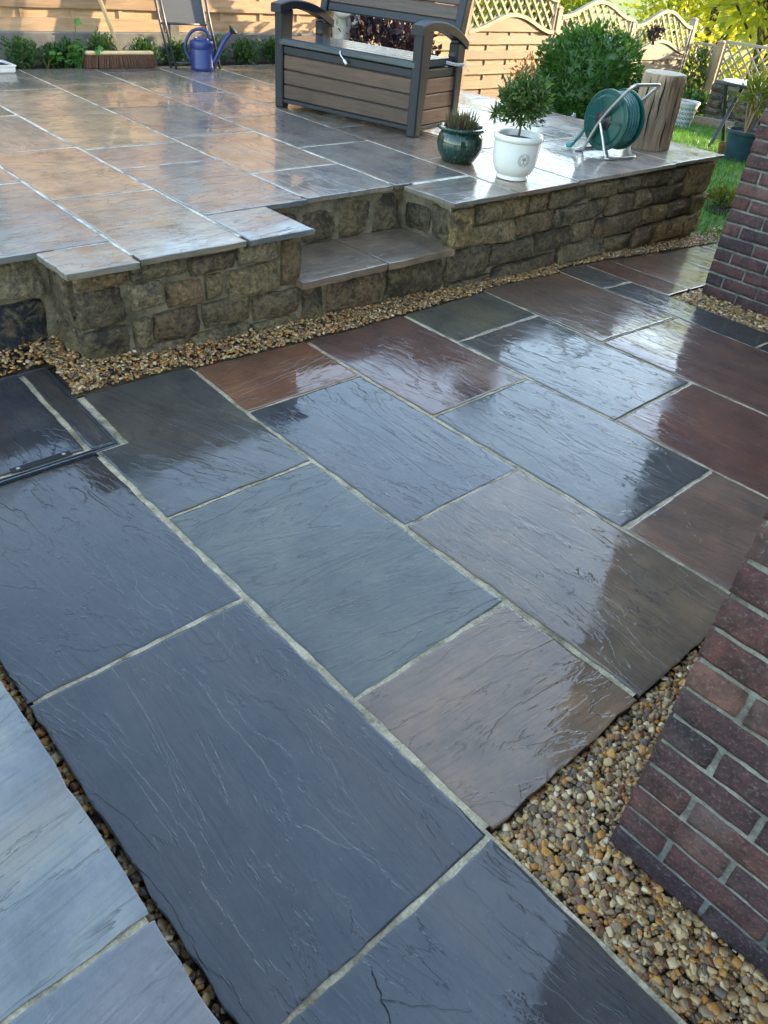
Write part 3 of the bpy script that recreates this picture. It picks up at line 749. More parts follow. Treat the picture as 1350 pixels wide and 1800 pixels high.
# ------------------------------------------------------------------ brick walls
random.seed(21)
def brick_mesh(l, d, h, seed):
    """brick with worn uneven arrises: a gridded box knocked about by noise"""
    V = []; F = []; key = {}; N = (14, 5, 5); S = (l / 2, d / 2, h / 2)
    def vert(ix):
        if ix not in key:
            key[ix] = len(V); p = [(-1 + 2 * ix[k] / N[k]) * S[k] for k in range(3)]
            lim = [S[k] - abs(p[k]) for k in range(3)]; near = sorted(lim)
            rnd = 0.0032 if near[1] < 0.001 else 0.0
            P = Vector(p); q = P * 26 + Vector((seed, seed * 2, 0))
            P = Vector([c - math.copysign(rnd, c) if lim[k] < 0.001 else c for k, c in enumerate(P)])
            P += Vector((mnoise.noise(q), mnoise.noise(q + Vector((7, 0, 3))), mnoise.noise(q + Vector((0, 5, 9))))) * 0.0026
            P += Vector((0, mnoise.noise(q * 3), mnoise.noise(q * 3 + Vector((4, 4, 4))))) * 0.0015
            V.append(tuple(P))
        return key[ix]
    for ax in range(3):
        b, c = (ax + 1) % 3, (ax + 2) % 3
        for sg in (0, N[ax]):
            for i in range(N[b]):
                for j in range(N[c]):
                    q = []
                    for di, dj in ((0, 0), (1, 0), (1, 1), (0, 1)):
                        ix = [0, 0, 0]; ix[ax] = sg; ix[b] = i + di; ix[c] = j + dj; q.append(vert(tuple(ix)))
                    F.append(tuple(q if sg else q[::-1]))
    return mesh('brick', V, F, M['brick'], True)
BM = {'s': [brick_mesh(0.219, 0.1045, 0.0685, k * 3.3) for k in range(7)]}
def brick_wall(name, label, x0, y1, x1, y0, z0, courses, near):
    """box of brickwork whose corner (x0, y1) shows; near(y, z) picks the bricks that become single parts"""
    core = MB().box((x0 + 0.007, y0, z0 - 1.3), (x1, y1 - 0.007, z0 + courses * 0.0765), 0)
    root = core.build(name, M['brickmortar']); tag(root, label, 'brick wall')
    rest = MB(); cnt = 0
    for k in range(courses):
        z = z0 + 0.006 + 0.0765 * k + 0.0325
        # face looking to -X: first brick from the corner is a stretcher on even courses, a header on odd ones
        items = []
        y = y1
        first = 0.215 if k % 2 == 0 else 0.1025
        while y > y0 + 0.02:
            l = first if y == y1 else 0.215
            l = min(l, y - y0); items.append(('X', y - l / 2, l)); y -= l + 0.011
        xx = x0 + (0.1025 if k % 2 == 0 else 0.215) + 0.011
        while xx < x1 - 0.05:
            l = min(0.215, x1 - xx); items.append(('Y', xx + l / 2, l)); xx += l + 0.011
        for face, c, l in items:
            jit = random.uniform(-0.0015, 0.0015)
            if face == 'X':
                corner = abs(c + l / 2 - y1) < 1e-6
                if corner and k % 2 == 1: P = (x0 + 0.1075 + jit, c, z); rz = 0.0; ln = 0.215
                else: P = (x0 + 0.05125 + jit, c, z); rz = R_(90); ln = l
            else: P = (c, y1 - 0.05125 + jit, z); rz = 0.0; ln = l
            if face == 'X' and near(c, z) and cnt < 295:
                cnt += 1
                me = random.choice(BM['s']); ob = link('brick', me, root, P, (0, 0, rz + random.choice((0, math.pi))))
                ob.scale = (ln / 0.215, 1, 1)
            else:
                hx, hy = (ln / 2, 0.05125) if rz == 0.0 else (0.05125, ln / 2)
                rest.box((P[0] - hx, P[1] - hy, z - 0.0325), (P[0] + hx, P[1] + hy, z + 0.0325), 0.004)
    ob = rest.build('brickwork', M['brick'], root); ob['kind'] = 'stuff'
    return root
pier = brick_wall('brick_wall', 'dark red brick wall corner beside the camera above the gravel wedge', 1.095, 0.262, 2.0, -2.6, -0.03, 31, lambda y, z: y > -1.1 and z < 1.35)
house = brick_wall('house_wall', 'tall dark brick house corner rising behind the far gravel strip', 4.80, 2.055, 17.6, -6.0, -0.09, 66, lambda y, z: y > 0.75 and z < 1.6)  # unseen length beyond the corner stretched to shade the terrace and left fence

# ------------------------------------------------------------------ gravel
random.seed(5)
def ico(sub=1):
    bm = bmesh.new(); bmesh.ops.create_icosphere(bm, subdivisions=sub, radius=1.0)
    v = np.array([p.co[:] for p in bm.verts]); f = np.array([[q.index for q in p.verts] for p in bm.faces]); bm.free(); return v, f
ICO_V, ICO_F = ico(2)
PEB = []
for k in range(14):
    sc = np.array([1.0, random.uniform(0.55, 0.9), random.uniform(0.32, 0.6)])
    v = np.array([(Vector(p) * (1 + 0.42 * mnoise.noise(Vector(p) * 1.2 + Vector((k * 5, 0, 0))) + 0.2 * mnoise.noise(Vector(p) * 2.6 + Vector((0, k * 3, 0)))))[:] for p in ICO_V])
    q = np.sign(v) * np.abs(v) ** random.uniform(0.8, 1.0)
    q = np.clip(q, -np.array([random.uniform(.6, .9) for _ in range(3)]), np.array([random.uniform(.6, .9) for _ in range(3)])) * 1.12
    PEB.append(q * sc)
def rotm(a, b, c):
    return np.array(Matrix.Rotation(a, 3, 'Z') @ Matrix.Rotation(b, 3, 'X') @ Matrix.Rotation(c, 3, 'Y'))
def scatter(inside, x0, x1, y0, y1, zf, per_m2, smin, smax, layers):
    out = []
    n = int((x1 - x0) * (y1 - y0) * per_m2)
    for L_ in range(layers):
        for _ in range(n):
            x = random.uniform(x0, x1); y = random.uniform(y0, y1)
            if not inside(x, y): continue
            s_ = smin + (smax - smin) * random.random() ** 1.8
            out.append((x, y, zf(x, y) + L_ * smin * 0.55 + random.uniform(-.003, .003), s_, random.randrange(len(PEB)), random.uniform(0, 6.3), random.uniform(-.5, .5), random.uniform(-.5, .5)))
    return out
def zwallgravel(x, y):
    t = clamp((y - 2.68) / 0.16); a = zg(x, 2.68) - 0.005
    b = lerp_tab(x, [(1.1, 0.10), (2.3, 0.03), (3.3, 0.0), (4.3, -0.03), (6.3, -0.125)])
    return a + (b - a) * t
G1 = scatter(lambda x, y: y < 2.835 + (0.02 if x > 2 else 0) and y > lerp_tab(x, [(1, 2.70), (1.5, 2.705), (1.51, 2.685), (2.1, 2.685), (3.38, 2.68), (3.39, 2.705), (4.16, 2.705), (4.17, 2.755), (4.75, 2.75), (5.3, 2.71), (6, 2.665), (6.5, 2.655)]) + 0.006, 0.99, 6.6, 2.66, 2.86, zwallgravel, 5200, 0.006, 0.0135, 2)
G1 += scatter(lambda x, y: True, 0.0, 1.12, 2.985, 3.10, lambda x, y: 0.045 + 0.065 * clamp((y - 2.98) / 0.1), 4200, 0.007, 0.0155, 2)
G1 += scatter(lambda x, y: True, 0.982, 1.125, 2.694, 3.08, lambda x, y: 0.05 + .05 * clamp((y - 2.7) / .15), 4200, 0.007, 0.0155, 2)
G2 = scatter(lambda x, y: (x < 1.10 or y > 0.268) and (x > 0.90 or y < 0.43), 0.884, 2.05, -1.3, 0.437, lambda x, y: -0.022, 5200, 0.0055, 0.0152, 3)
G3 = scatter(lambda x, y: True, 0.15, 0.272, -1.1, 2.3, lambda x, y: -0.034, 3600, 0.007, 0.016, 2)
G4 = scatter(lambda x, y: x < 4.80 or y > 2.055, 4.485, 5.6, -0.6, 2.098, lambda x, y: zg(x, y) - 0.014, 3600, 0.008, 0.0165, 2)
bedm = MB()
def gq(x0, x1, y0, y1, zf, n=8):
    V = []; F = []
    for j in range(n + 1):
        for i in range(n + 1):
            x = x0 + (x1 - x0) * i / n; y = y0 + (y1 - y0) * j / n; V.append((x, y, zf(x, y)))
    for j in range(n):
        for i in range(n): F.append((j * (n + 1) + i, j * (n + 1) + i + 1, (j + 1) * (n + 1) + i + 1, (j + 1) * (n + 1) + i))
    bedm.add(V, F)
gq(1.0, 6.6, 2.64, 2.88, lambda x, y: zwallgravel(x, y) - 0.016, 30); gq(0, 1.14, 2.965, 3.12, lambda x, y: 0.035); gq(0.988, 1.14, 2.69, 2.965, lambda x, y: 0.03)
gq(0.87, 1.10, -1.3, 0.45, lambda x, y: -0.032); gq(1.10, 2.05, 0.25, 0.45, lambda x, y: -0.032); gq(0.15, 0.29, -1.1, 2.3, lambda x, y: -0.046); gq(4.47, 4.82, -0.6, 2.12, lambda x, y: zg(x, y) - 0.03)
gravel_bed = bedm.build('gravel_bed', M['grit']); tag(gravel_bed, kind='structure')
allp = G1 + G2 + G3 + G4
allp.sort(key=lambda p: -p[3] / (p[0] ** 2 + p[1] ** 2 + (1.55 - p[2]) ** 2) ** 0.5 + (0.5 if not (0.88 < p[0] < 1.12 and -0.25 < p[1] < 0.44 and p[2] > -0.016) else 0))
PEBM = [np_mesh('pebble', v, ICO_F, M['pebble'], k % 2 > 0) for k, v in enumerate(PEB)]
for p in allp[:290]:
    ob = link('pebble', PEBM[p[4]], gravel_bed, p[:3], (p[6], p[7], p[5])); ob.scale = (p[3],) * 3
LV1, LF1 = ico(1)
PEB1 = []
for v in PEB:
    d = v / np.linalg.norm(v, axis=1, keepdims=True)
    idx = np.argmax(LV1 @ (ICO_V / np.linalg.norm(ICO_V, axis=1, keepdims=True)).T, axis=1); PEB1.append(v[idx])
def pebble_mass(name, items, hi):
    VV = []; FF = []; off = 0
    for p in items:
        v = PEB[p[4]] if hi else PEB1[p[4]]; f = ICO_F if hi else LF1
        VV.append((v * p[3]) @ rotm(p[5], p[6], p[7]).T + np.array(p[:3])); FF.append(f + off); off += len(v)
    ob = link(name, np_mesh(name, np.concatenate(VV), np.concatenate(FF), M['pebble'], True), gravel_bed); ob['kind'] = 'stuff'
rest = allp[290:]
pebble_mass('gravel', [p for p in rest if p[1] < 1.7 and p[0] < 2.2], True)
pebble_mass('gravel', [p for p in rest if not (p[1] < 1.7 and p[0] < 2.2)], False)

# ------------------------------------------------------------------ inspection cover with recessed slabs
mh = empty('inspection_cover', (0.35, 2.34, 0)); tag(mh, 'recessed steel drain cover filled with dark wet slate at the patio edge', 'drain cover')
def zm(x, y): return 0.075 * clamp((y - 2.33) / 0.67) * 0.66
fr = MB()
def rail(xa, ya, xb, yb, w=0.006, h=0.03):
    fr.bar((xa - .35, ya - 2.34, zm(0, ya) + 0.001 - h / 2), (xb - .35, yb - 2.34, zm(0, yb) + 0.001 - h / 2), w, h)
rail(0.2, 2.338, 0.985, 2.338); rail(0.2, 2.352, 0.978, 2.352, 0.004); rail(0.985, 2.342, 0.985, 2.955); rail(0.976, 2.356, 0.976, 2.945, 0.003); rail(0.2, 2.957, 0.985, 2.957)
fr.build('frame', M['steel'], mh)
MB().hexa([(-.15, 0.015, -.04), (0.632, 0.015, -.04), (0.632, 0.61, -.04), (-.15, 0.61, -.04)], [(-.15, 0.015, zm(0, 2.355) - .007), (0.632, 0.015, zm(0, 2.355) - .007), (0.632, 0.61, zm(0, 2.95) - .007), (-.15, 0.61, zm(0, 2.95) - .007)]).build('tray_mortar', M['mortar'], mh)
random.seed(3)
def mslab(xa, xb, ya, yb, c):
    o = slab(mh, ((xa - .35, ya - 2.34), (xb - .35, ya - 2.34), (xb - .35, yb - 2.34), (xa - .35, yb - 2.34)), lambda x, y: zm(0, y + 2.34), M['slab'], c, grain=AX, thick=0.02, name='cover_slab')
mslab(0.2, 0.868, 2.375, 2.948, (0.042, 0.044, 0.048)); mslab(0.892, 0.972, 2.36, 2.948, (0.05, 0.05, 0.05))
hp = MB().box((0.26, 0.022, 0.002), (0.47, 0.05, 0.006), 0.001).build('lifting_plate', M['black'], mh)
for x in (0.285, 0.445): MB().lathe([(0.007, 0.0062), (0.007, 0.0082), (0.004, 0.009)], 12, (x, 0.036, 0)).build('screw', M['chrome'], hp)

# ------------------------------------------------------------------ fences
random.seed(11)
BOARD = {}
def board(root, x0, x1, y, z0, z1, mat, th=0.018):
    k = (round(x1 - x0, 3), round(z1 - z0, 3), mat.name)
    if k not in BOARD:
        w, h = x1 - x0, z1 - z0
        mb = MB(); nx = 12
        V = []; F = []
        for i in range(nx + 1):
            x = -w / 2 + w * i / nx; e0 = 0.003 * mnoise.noise(Vector((x * 5, h * 40, 2))); e1 = 0.003 * mnoise.noise(Vector((x * 5, h * 40, 8)))
            V += [(x, -th / 2, -h / 2 + e0), (x, th / 2, -h / 2 + e0), (x, th / 2, h / 2 + e1), (x, -th / 2, h / 2 + e1)]
        for i in range(nx):
            a, b = i * 4, i * 4 + 4
            for q in range(4): F.append((a + q, a + (q + 1) % 4, b + (q + 1) % 4, b + q)[::-1])
        F += [(0, 1, 2, 3), (nx * 4 + 3, nx * 4 + 2, nx * 4 + 1, nx * 4)]
        BOARD[k] = mesh('board', V, F, mat)
    return link('board', BOARD[k], root, ((x0 + x1) / 2 - root.location.x, y - root.location.y, (z0 + z1) / 2 - root.location.z), (random.uniform(-.004, .004), random.uniform(-.002, .002), 0))
def arch(x, x0, x1, zlo, zhi):
    t = (x - x0) / (x1 - x0); return zlo + (zhi - zlo) * (0.5 - 0.5 * math.cos(2 * math.pi * t))
def fence_panel(label, x0, x1, y, zb, ztop_lo, ztop_hi, lat=None, mat=None, skip_lat=False):
    mat = mat or M['fence']
    root = empty('timber_fence', ((x0 + x1) / 2, y, zb)); tag(root, label, 'fence', 'timber panels of the back fence')
    ox = (x0 + x1) / 2
    z = zb; k = 0
    while z < ztop_lo - 0.005:
        h = 0.095; z1 = min(z + h, ztop_lo)
        if z1 - z > .03: board(root, x0 + 0.045, x1 - 0.045, y, z, z1, mat)
        g1 = min(z + 0.165 + 0.012, ztop_lo)
        if g1 - z1 > 0.03: board(root, x0 + 0.045, x1 - 0.045, y + 0.030, z1 - 0.012, g1, mat)
        z += 0.165
    # curved top board pieces
    if ztop_hi > ztop_lo + 0.01:
        V = []; F = []; n = 24
        for i in range(n + 1):
            x = x0 + 0.03 + (x1 - x0 - 0.06) * i / n; zt = arch(x, x0, x1, ztop_lo, ztop_hi)
            for yy in (y - 0.008, y + 0.008): V += [(x - ox, yy - y, ztop_lo - zb - 0.001), (x - ox, yy - y, zt - zb)]
        for i in range(n):
            a = i * 4; b = a + 4
            F += [(a, b, b + 1, a + 1), (a + 2, a + 3, b + 3, b + 2), (a + 1, b + 1, b + 3, a + 3)]
        link('arched_board', mesh('arched_board', V, F, mat), root)
    # battens in the gaps
    nb = max(2, round((x1 - x0) / 0.42))
    for i in range(nb + 1):
        xx = x0 + 0.02 + (x1 - x0 - 0.04) * i / nb
        wd = 0.045 if i in (0, nb) else 0.038
        yy = y - 0.012 if i in (0, nb) else y + 0.0151
        MB().box((xx - wd / 2 - ox, yy - y - 0.006, 0), (xx + wd / 2 - ox, yy - y + (0.03 if i in (0, nb) else 0.0), (lat[0] if (lat and i in (0, nb)) else ztop_lo) - zb), 0.002).build('batten', mat, root)
    def curve_rail(name, zlo, zhi, w=0.045):
        V = []; F = []; n = 28
        for i in range(n + 1):
            x = x0 + 0.01 + (x1 - x0 - 0.02) * i / n; zt = arch(x, x0, x1, zlo, zhi)
            V += [(x - ox, -0.028, zt - w - zb), (x - ox, 0.03, zt - w - zb), (x - ox, 0.03, zt - zb), (x - ox, -0.028, zt - zb)]
        for i in range(n):
            a, b = i * 4, i * 4 + 4
            for q in range(4): F.append((a + q, b + q, b + (q + 1) % 4, a + (q + 1) % 4))
        F += [(0, 1, 2, 3), (n * 4 + 3, n * 4 + 2, n * 4 + 1, n * 4)]
        link(name, mesh(name, V, F, M['fence_grey']), root)
    curve_rail('arched_rail', ztop_lo + 0.02, ztop_hi + 0.02)
    if lat:
        tlo, thi = lat
        curve_rail('top_rail', tlo, thi)
        pitch = 0.115
        for s_ in (1, -1):
            c0 = -2.6
            while c0 < 2.6:
                # diagonal line z = s*(x - xm) + c, clipped to the trellis field
                pts = []
                for i in range(121):
                    x = x0 + 0.05 + (x1 - x0 - 0.1) * i / 120
                    zz = s_ * (x - ox) + c0 + (ztop_lo + tlo) / 2
                    if arch(x, x0, x1, ztop_lo, ztop_hi) < zz < arch(x, x0, x1, tlo, thi) - 0.02: pts.append((x, zz))
                if len(pts) > 3:
                    (xa, za), (xb, zb2) = pts[0], pts[-1]
                    MB().bar((xa - ox, 0.006 * s_, za - zb), (xb - ox, 0.006 * s_, zb2 - zb), 0.010, 0.030, up=(-s_ * .7, 0, .7)).build('slat', M['fence_grey'], root)
                c0 += pitch * 1.414
    return root
def post(name, x, y, zb, zt, mat, label, w=0.1, group='posts of the back fence'):
    root = empty(name, (x, y, zb)); tag(root, label, 'fence post', group)
    MB().box((-w / 2, -w / 2, 0), (w / 2, w / 2, zt - zb), 0.006).build('shaft', mat, root)
    MB().hexa([(-w / 2 - .008, -w / 2 - .008, zt - zb + .001), (w / 2 + .008, -w / 2 - .008, zt - zb + .001), (w / 2 + .008, w / 2 + .008, zt - zb + .001), (-w / 2 - .008, w / 2 + .008, zt - zb + .001)], [(-w / 4, -w / 4, zt - zb + .03), (w / 4, -w / 4, zt - zb + .03), (w / 4, w / 4, zt - zb + .03), (-w / 4, w / 4, zt - zb + .03)]).build('cap', mat, root)
FY = 7.42
for xa, xb, lb in ((0.48, 2.29, 'orange timber fence panel behind the box shrubs at the frame edge'), (2.39, 4.15, 'orange timber fence panel directly behind the upright broom'), (4.25, 6.12, 'orange timber fence panel behind the blue watering can')):
    fence_panel(lb, xa, xb, FY, 0.72, 2.05, 2.25)
fence_panel('timber fence panel behind the storage bench and purple shrub', 6.22, 8.11, FY, -0.1, 1.20, 1.42, (1.6, 1.85))
fence_panel('arched lattice top fence panel between bench and round bush', 8.21, 9.94, FY, -0.37, 0.76, 0.945, (1.14, 1.34), M['fence_pink_shade'])
fence_panel('arched lattice top fence panel behind the round green bush', 10.06, 11.80, FY, -0.62, 0.60, 0.76, (0.955, 1.15), M['fence_grey'])
fence_panel('pale arched lattice top fence panel behind the log stump', 11.92, 13.6, FY, -0.75, 0.50, 0.66, (0.87, 1.075), M['fence_grey'])
for x, zb, zt, mt, lb in ((2.34, 0.4, 2.1, M['concrete'], 'grey fence post behind box shrubs left of the broom'), (4.20, 0.4, 2.1, M['concrete'], 'grey concrete fence post behind the folding chair'), (6.17, -0.1, 2.1, M['concrete'], 'grey fence post hidden behind the storage bench back'), (8.16, -0.37, 1.5, M['postwood'], 'timber fence post beside the bench backrest'), (10.0, -0.6, 1.03, M['fence_grey'], 'weathered fence post just left of the round bush'), (11.86, -0.7, 0.90, M['fence_grey'], 'weathered fence post rising right behind the round bush'), (13.66, -0.8, 0.955, M['fence_grey'], 'tall grey fence post at the corner behind the log')):
    post('fence_post', x, FY + 0.02, zb, zt, mt, lb)
# kerb wall under the left panels
kw = MB().box((-2.5, 7.40, 0.3), (6.1, 7.5, 0.715), 0.01).build('kerb_wall', M['concrete']); tag(kw, 'low grey concrete base under the orange fence panels', 'low wall')
bedsoil = MB().box((-2.5, 7.13, 0.3), (6.1, 7.395, 0.475), 0.01).build('planting_bed', M['soil']); tag(bedsoil, kind='structure')

# far lattice fence along the side boundary
def lattice(label, X, ya, yb, zb, zt, curve=0.0):
    root = empty('trellis_fence', (X, (ya + yb) / 2, zb)); tag(root, label, 'trellis', 'lattice panels of the side fence')
    h = zt - zb; w = yb - ya
    for z in (0.0, h): MB().box((-.02, -w / 2, z - .02), (.02, w / 2, z + .02), .003).build('rail', M['fence_grey'], root)
    for y in (-w / 2 + .02, w / 2 - .02): MB().box((-.018, y - .02, .021), (.018, y + .02, h - .021), .003).build('stile', M['fence_grey'], root)
    for s_ in (1, -1):
        c0 = -w - h
        while c0 < w + h:
            pts = []
            for i in range(161):
                y = -w / 2 + w * i / 160; z = s_ * y + c0
                if 0.02 < z < h - 0.02: pts.append((y, z))
            if len(pts) > 3:
                MB().bar((0.007 * s_, pts[0][0], pts[0][1]), (0.007 * s_, pts[-1][0], pts[-1][1]), 0.010, 0.028, up=(0, -s_ * .7, .7)).build('slat', M['fence_grey'], root)
            c0 += 0.17
    return root
lattice('narrow lattice panel between the two posts above the lawn', 13.8, 7.0, 7.38, -0.45, 0.64)
lattice('wide lattice panel above the stone wall behind the round table', 13.8, 5.0, 6.86, -0.1, 0.72)
post('fence_post', 13.8, 6.93, -0.5, 0.70, M['postwood'], 'orange timber post carrying the lattice above the stone wall', 0.11, 'posts of the side fence')
sw = MB().box((12.95, 3.0, -0.6), (13.3, 6.45, 0.22), 0).build('stone_wall', M['wallmortar']); tag(sw, 'low grey dry stone wall at the far side of the lawn', 'wall')
random.seed(4)
z = -0.42
while z < 0.2:
    y = 6.45; h = random.uniform(.09, .13)
    while y > 3.6:
        l = random.uniform(.2, .42); me = stone_mesh(l - .012, .12, h - .01, y + z, 4)
        link('stone', me, sw, (12.96, y - l / 2, z + h / 2), (0, 0, R_(-90)), random.choice([STN['g'], (0.11, .1, .08), (0.16, .13, .09), (0.09, .08, .065)])); y -= l
    z += h
for k in range(6): MB().box((-.2, -.27, -.025), (.2, .27, .025), .01).build('coping', M['concrete'], sw, loc=(13.12, 6.16 - k * .56, .248))

# ------------------------------------------------------------------ storage bench
random.seed(31)
BA = math.atan2(-0.975, 0.224)
bench = empty('storage_bench', (3.79, 5.265, ZU), BA)
tag(bench, 'dark resin storage bench with brown woodgrain planks standing on the terrace', 'bench')
BL, BD = 1.26, 0.56
rs = M['resin']
def bleg(xa, xb, yb0, yb1, yt0, yt1, h, name='leg'):
    mb = MB().hexa([(xa, yb0, 0), (xb, yb0, 0), (xb, yb1, 0), (xa, yb1, 0)], [(xa, yt0, h), (xb, yt0, h), (xb, yt1, h), (xa, yt1, h)], 0.008)
    return mb.build(name, rs, bench)
for xa in (0.0, BL - 0.075):
    bleg(xa, xa + 0.075, 0.0, 0.075, -0.005, 0.125, 0.62)
    bleg(xa, xa + 0.075, BD - 0.07, BD, BD - 0.105, BD + 0.005, 0.545)
    # arm: a curved beam in the y-z plane
    prof = [(-0.03, 0.655), (0.10, 0.678), (0.24, 0.672), (0.38, 0.645), (0.50, 0.602), (0.585, 0.56)]
    P = smooth_pts([(0, y, z) for y, z in prof], 5); V = []; F = []
    for p in P:
        for dx, dz in ((-0.008, -0.055), (0.083, -0.055), (0.083, -0.008), (0.074, 0.0), (0.001, 0.0), (-0.008, -0.008)): V.append((xa + dx, p.y, p.z + dz))
    n = 6
    for i in range(len(P) - 1):
        for k in range(n): F.append((i * n + k, i * n + (k + 1) % n, (i + 1) * n + (k + 1) % n, (i + 1) * n + k)[::-1])
    F += [tuple(range(n)), tuple((len(P) - 1) * n + k for k in range(n))[::-1]]
    auto_smooth(MB().add(V, F).build('arm', rs, bench))
# box: rails, bands, planks
def bpart(name, lo, hi, mat, c=0.004): return MB().box(lo, hi, c).build(name, mat, bench)
bpart('base_rail', (0.07, 0.012, 0.035), (BL - 0.07, 0.05, 0.062), rs)
bpart('side_rail', (BL - 0.055, 0.07, 0.035), (BL - 0.012, BD - 0.065, 0.062), rs); bpart('side_rail', (0.012, 0.07, 0.035), (0.055, BD - 0.065, 0.062), rs)
bpart('box_core', (0.03, 0.032, 0.06), (BL - 0.03, BD - 0.02, 0.40), rs, 0)
for z0, z1 in ((0.066, 0.155), (0.161, 0.25), (0.256, 0.345)):
    bpart('front_plank', (0.072, 0.016, z0), (BL - 0.072, 0.034, z1), M['plank'], 0.005)
    for xa, xb in ((BL - 0.033, BL - 0.016), (0.016, 0.033)): bpart('side_plank', (xa, 0.077, z0), (xb, BD - 0.072, z1), M['plank_side_lit'], 0.005)
    bpart('back_plank', (0.072, BD - 0.022, z0), (BL - 0.072, BD - 0.006, z1), M['plank'], 0.005)
bpart('front_band', (0.072, 0.013, 0.352), (BL - 0.072, 0.034, 0.402), rs)
for xa, xb in ((BL - 0.034, BL - 0.013), (0.013, 0.034)): bpart('side_band', (xa, 0.077, 0.352), (xb, BD - 0.072, 0.402), rs)
lid = bpart('lid', (0.045, -0.004, 0.407), (BL - 0.045, BD - 0.095, 0.448), M['lid'], 0.006)
for k in range(5):
    y0 = 0.004 + k * 0.088
    MB().box((0.052, y0, 0.4482), (BL - 0.052, y0 + 0.082, 0.4535), 0.002).build('lid_slat', M['lid'], lid)
# leaning backrest
def bk(x, t): return (x, BD - 0.06 + t * 0.22, 0.50 + t)         # t: height up the back above 0.5
for xa in (0.015, BL - 0.075): MB().bar((xa + 0.03, bk(0, -0.05)[1], 0.45), (xa + 0.03, bk(0, 0.45)[1], 0.95), 0.06, 0.075, up=(0, 1, 0), c=0.006).build('back_post', rs, bench)
def back_bar(name, t0, t1, mat, th=0.026):
    tm = (t0 + t1) / 2
    a = bk(0.08, tm); b = bk(BL - 0.08, tm)
    MB().bar(a, b, th, (t1 - t0) * 1.02, up=(0, 0.22, 1), c=0.004).build(name, mat, bench)
back_bar('back_rail', 0.115, 0.165, rs, 0.04)
for t0 in (0.168, 0.253, 0.338): back_bar('backrest_plank', t0, t0 + 0.08, M['plank'])
back_bar('back_rail', 0.42, 0.455, rs, 0.04)
# white cord pull on the lid and white string round the rear post
tie = MB().tube(smooth_pts([(0.60, -0.006, 0.435), (0.605, -0.014, 0.42), (0.625, -0.016, 0.40), (0.64, -0.012, 0.385), (0.665, -0.016, 0.365)], 4), [0.004] * 12 + [0.009] * 5, 8).build('lid_pull', M['cord'], bench, True)
st = MB()
for k, z in enumerate((0.41, 0.418, 0.424)):
    st.tube(smooth_pts([(BL - 0.085, BD - 0.19, z + .02), (BL + 0.004, BD - 0.125, z + .005), (BL + 0.006, BD - 0.01, z), (BL - 0.03, BD + 0.012, z), (BL - 0.08, BD + 0.01, z)], 4), 0.0025, 6)
st.tube(smooth_pts([(BL + .008, BD - .02, .42), (BL + .03, BD - .0, .40), (BL + .035, BD + .02, .375)], 4), 0.003, 6); st.tube(smooth_pts([(BL + .008, BD - .02, .42), (BL + .03, BD - .03, .43), (BL + .02, BD - .05, .395)], 4), 0.003, 6)
st.build('string', M['cord'], bench, True)

# ------------------------------------------------------------------ plants
def plant_leaves(root, parts): pass
def stems(root, n, c, rad, r0, r1, h0, mat, spread=0.5, name='stem'):
    mb = MB()
    for _ in range(n):
        a = random.uniform(0, 6.28); t = random.uniform(0.3, 1.0) * spread
        p1 = Vector((c[0] + rad[0] * t * math.cos(a), c[1] + rad[1] * t * math.sin(a), c[2] + rad[2] * random.uniform(0.0, 0.6)))
        p0 = Vector((c[0] + random.uniform(-.02, .02), c[1] + random.uniform(-.02, .02), h0)); mid = p0.lerp(p1, 0.5) + Vector((random.uniform(-.02, .02), random.uniform(-.02, .02), 0.02))
        mb.tube([p0, mid, p1], [r0, (r0 + r1) / 2, r1], 6)
    return mb.build(name, mat, root)
def shrub(name, label, loc, rad, n, size, leafmat, aspect=0.45, cat='shrub', group=None, lump=0.25, shell=0.45, up_bias=0.3, zc=None, stem_mat='barkm', flat=-0.95):
    root = empty(name, loc); tag(root, label, cat, group)
    zc = rad[2] * 0.95 if zc is None else zc
    P, D = blob_points(n, (0, 0, zc), rad, shell, lump, loc[0] * 3.1 + loc[1], flat)
    D = D + rng.normal(size=D.shape) * 0.55; D[:, 2] += up_bias
    link('foliage', leaf_mesh('foliage', P, D, size, M[leafmat], aspect), root)
    stems(root, max(3, int(5)), (0, 0, zc), rad, 0.006 + rad[0] * 0.02, 0.003, 0, M[stem_mat])
    return root
# box shrubs along the fence
random.seed(8); rng = np.random.default_rng(8)
bx_labels = ['dark box shrub by the white tray at the frame edge', 'greyish box shrub behind the tall broad leaves', 'small box shrub left of the broad leaved plant', 'dense dark box shrub just left of the broom handle', 'box shrub right behind the broom handle', 'box shrub between the chair legs', 'box shrub behind the watering can spout', 'bright box shrub between watering can and bench', 'box shrub half hidden at the bench arm']
for (px, h, w), lb in zip([(2.72, .20, .14), (3.02, .15, .14), (3.12, .17, .12), (3.42, .22, .15), (3.78, .19, .14), (4.12, .17, .12), (4.52, .18, .13), (4.86, .19, .15), (5.22, .2, .14)], bx_labels):
    shrub('box_shrub', lb, (px, 7.25 + random.uniform(-.03, .03), 0.47), (w, w * .8, h * .62), 950, 0.032, 'leaf_box', 0.5, group='box shrubs along the fence', shell=0.2, lump=0.45, up_bias=0.7)
for (px, h, w), lb in zip([(2.2, .2, .15), (5.6, .2, .14)], ['box shrub beyond the white tray', 'box shrub seen under the bench arm']):
    shrub('box_shrub', lb, (px, 7.25, 0.47), (w, w * .8, h * .62), 700, 0.032, 'leaf_box', 0.5, group='box shrubs along the fence', shell=0.2, lump=0.45, up_bias=0.7)
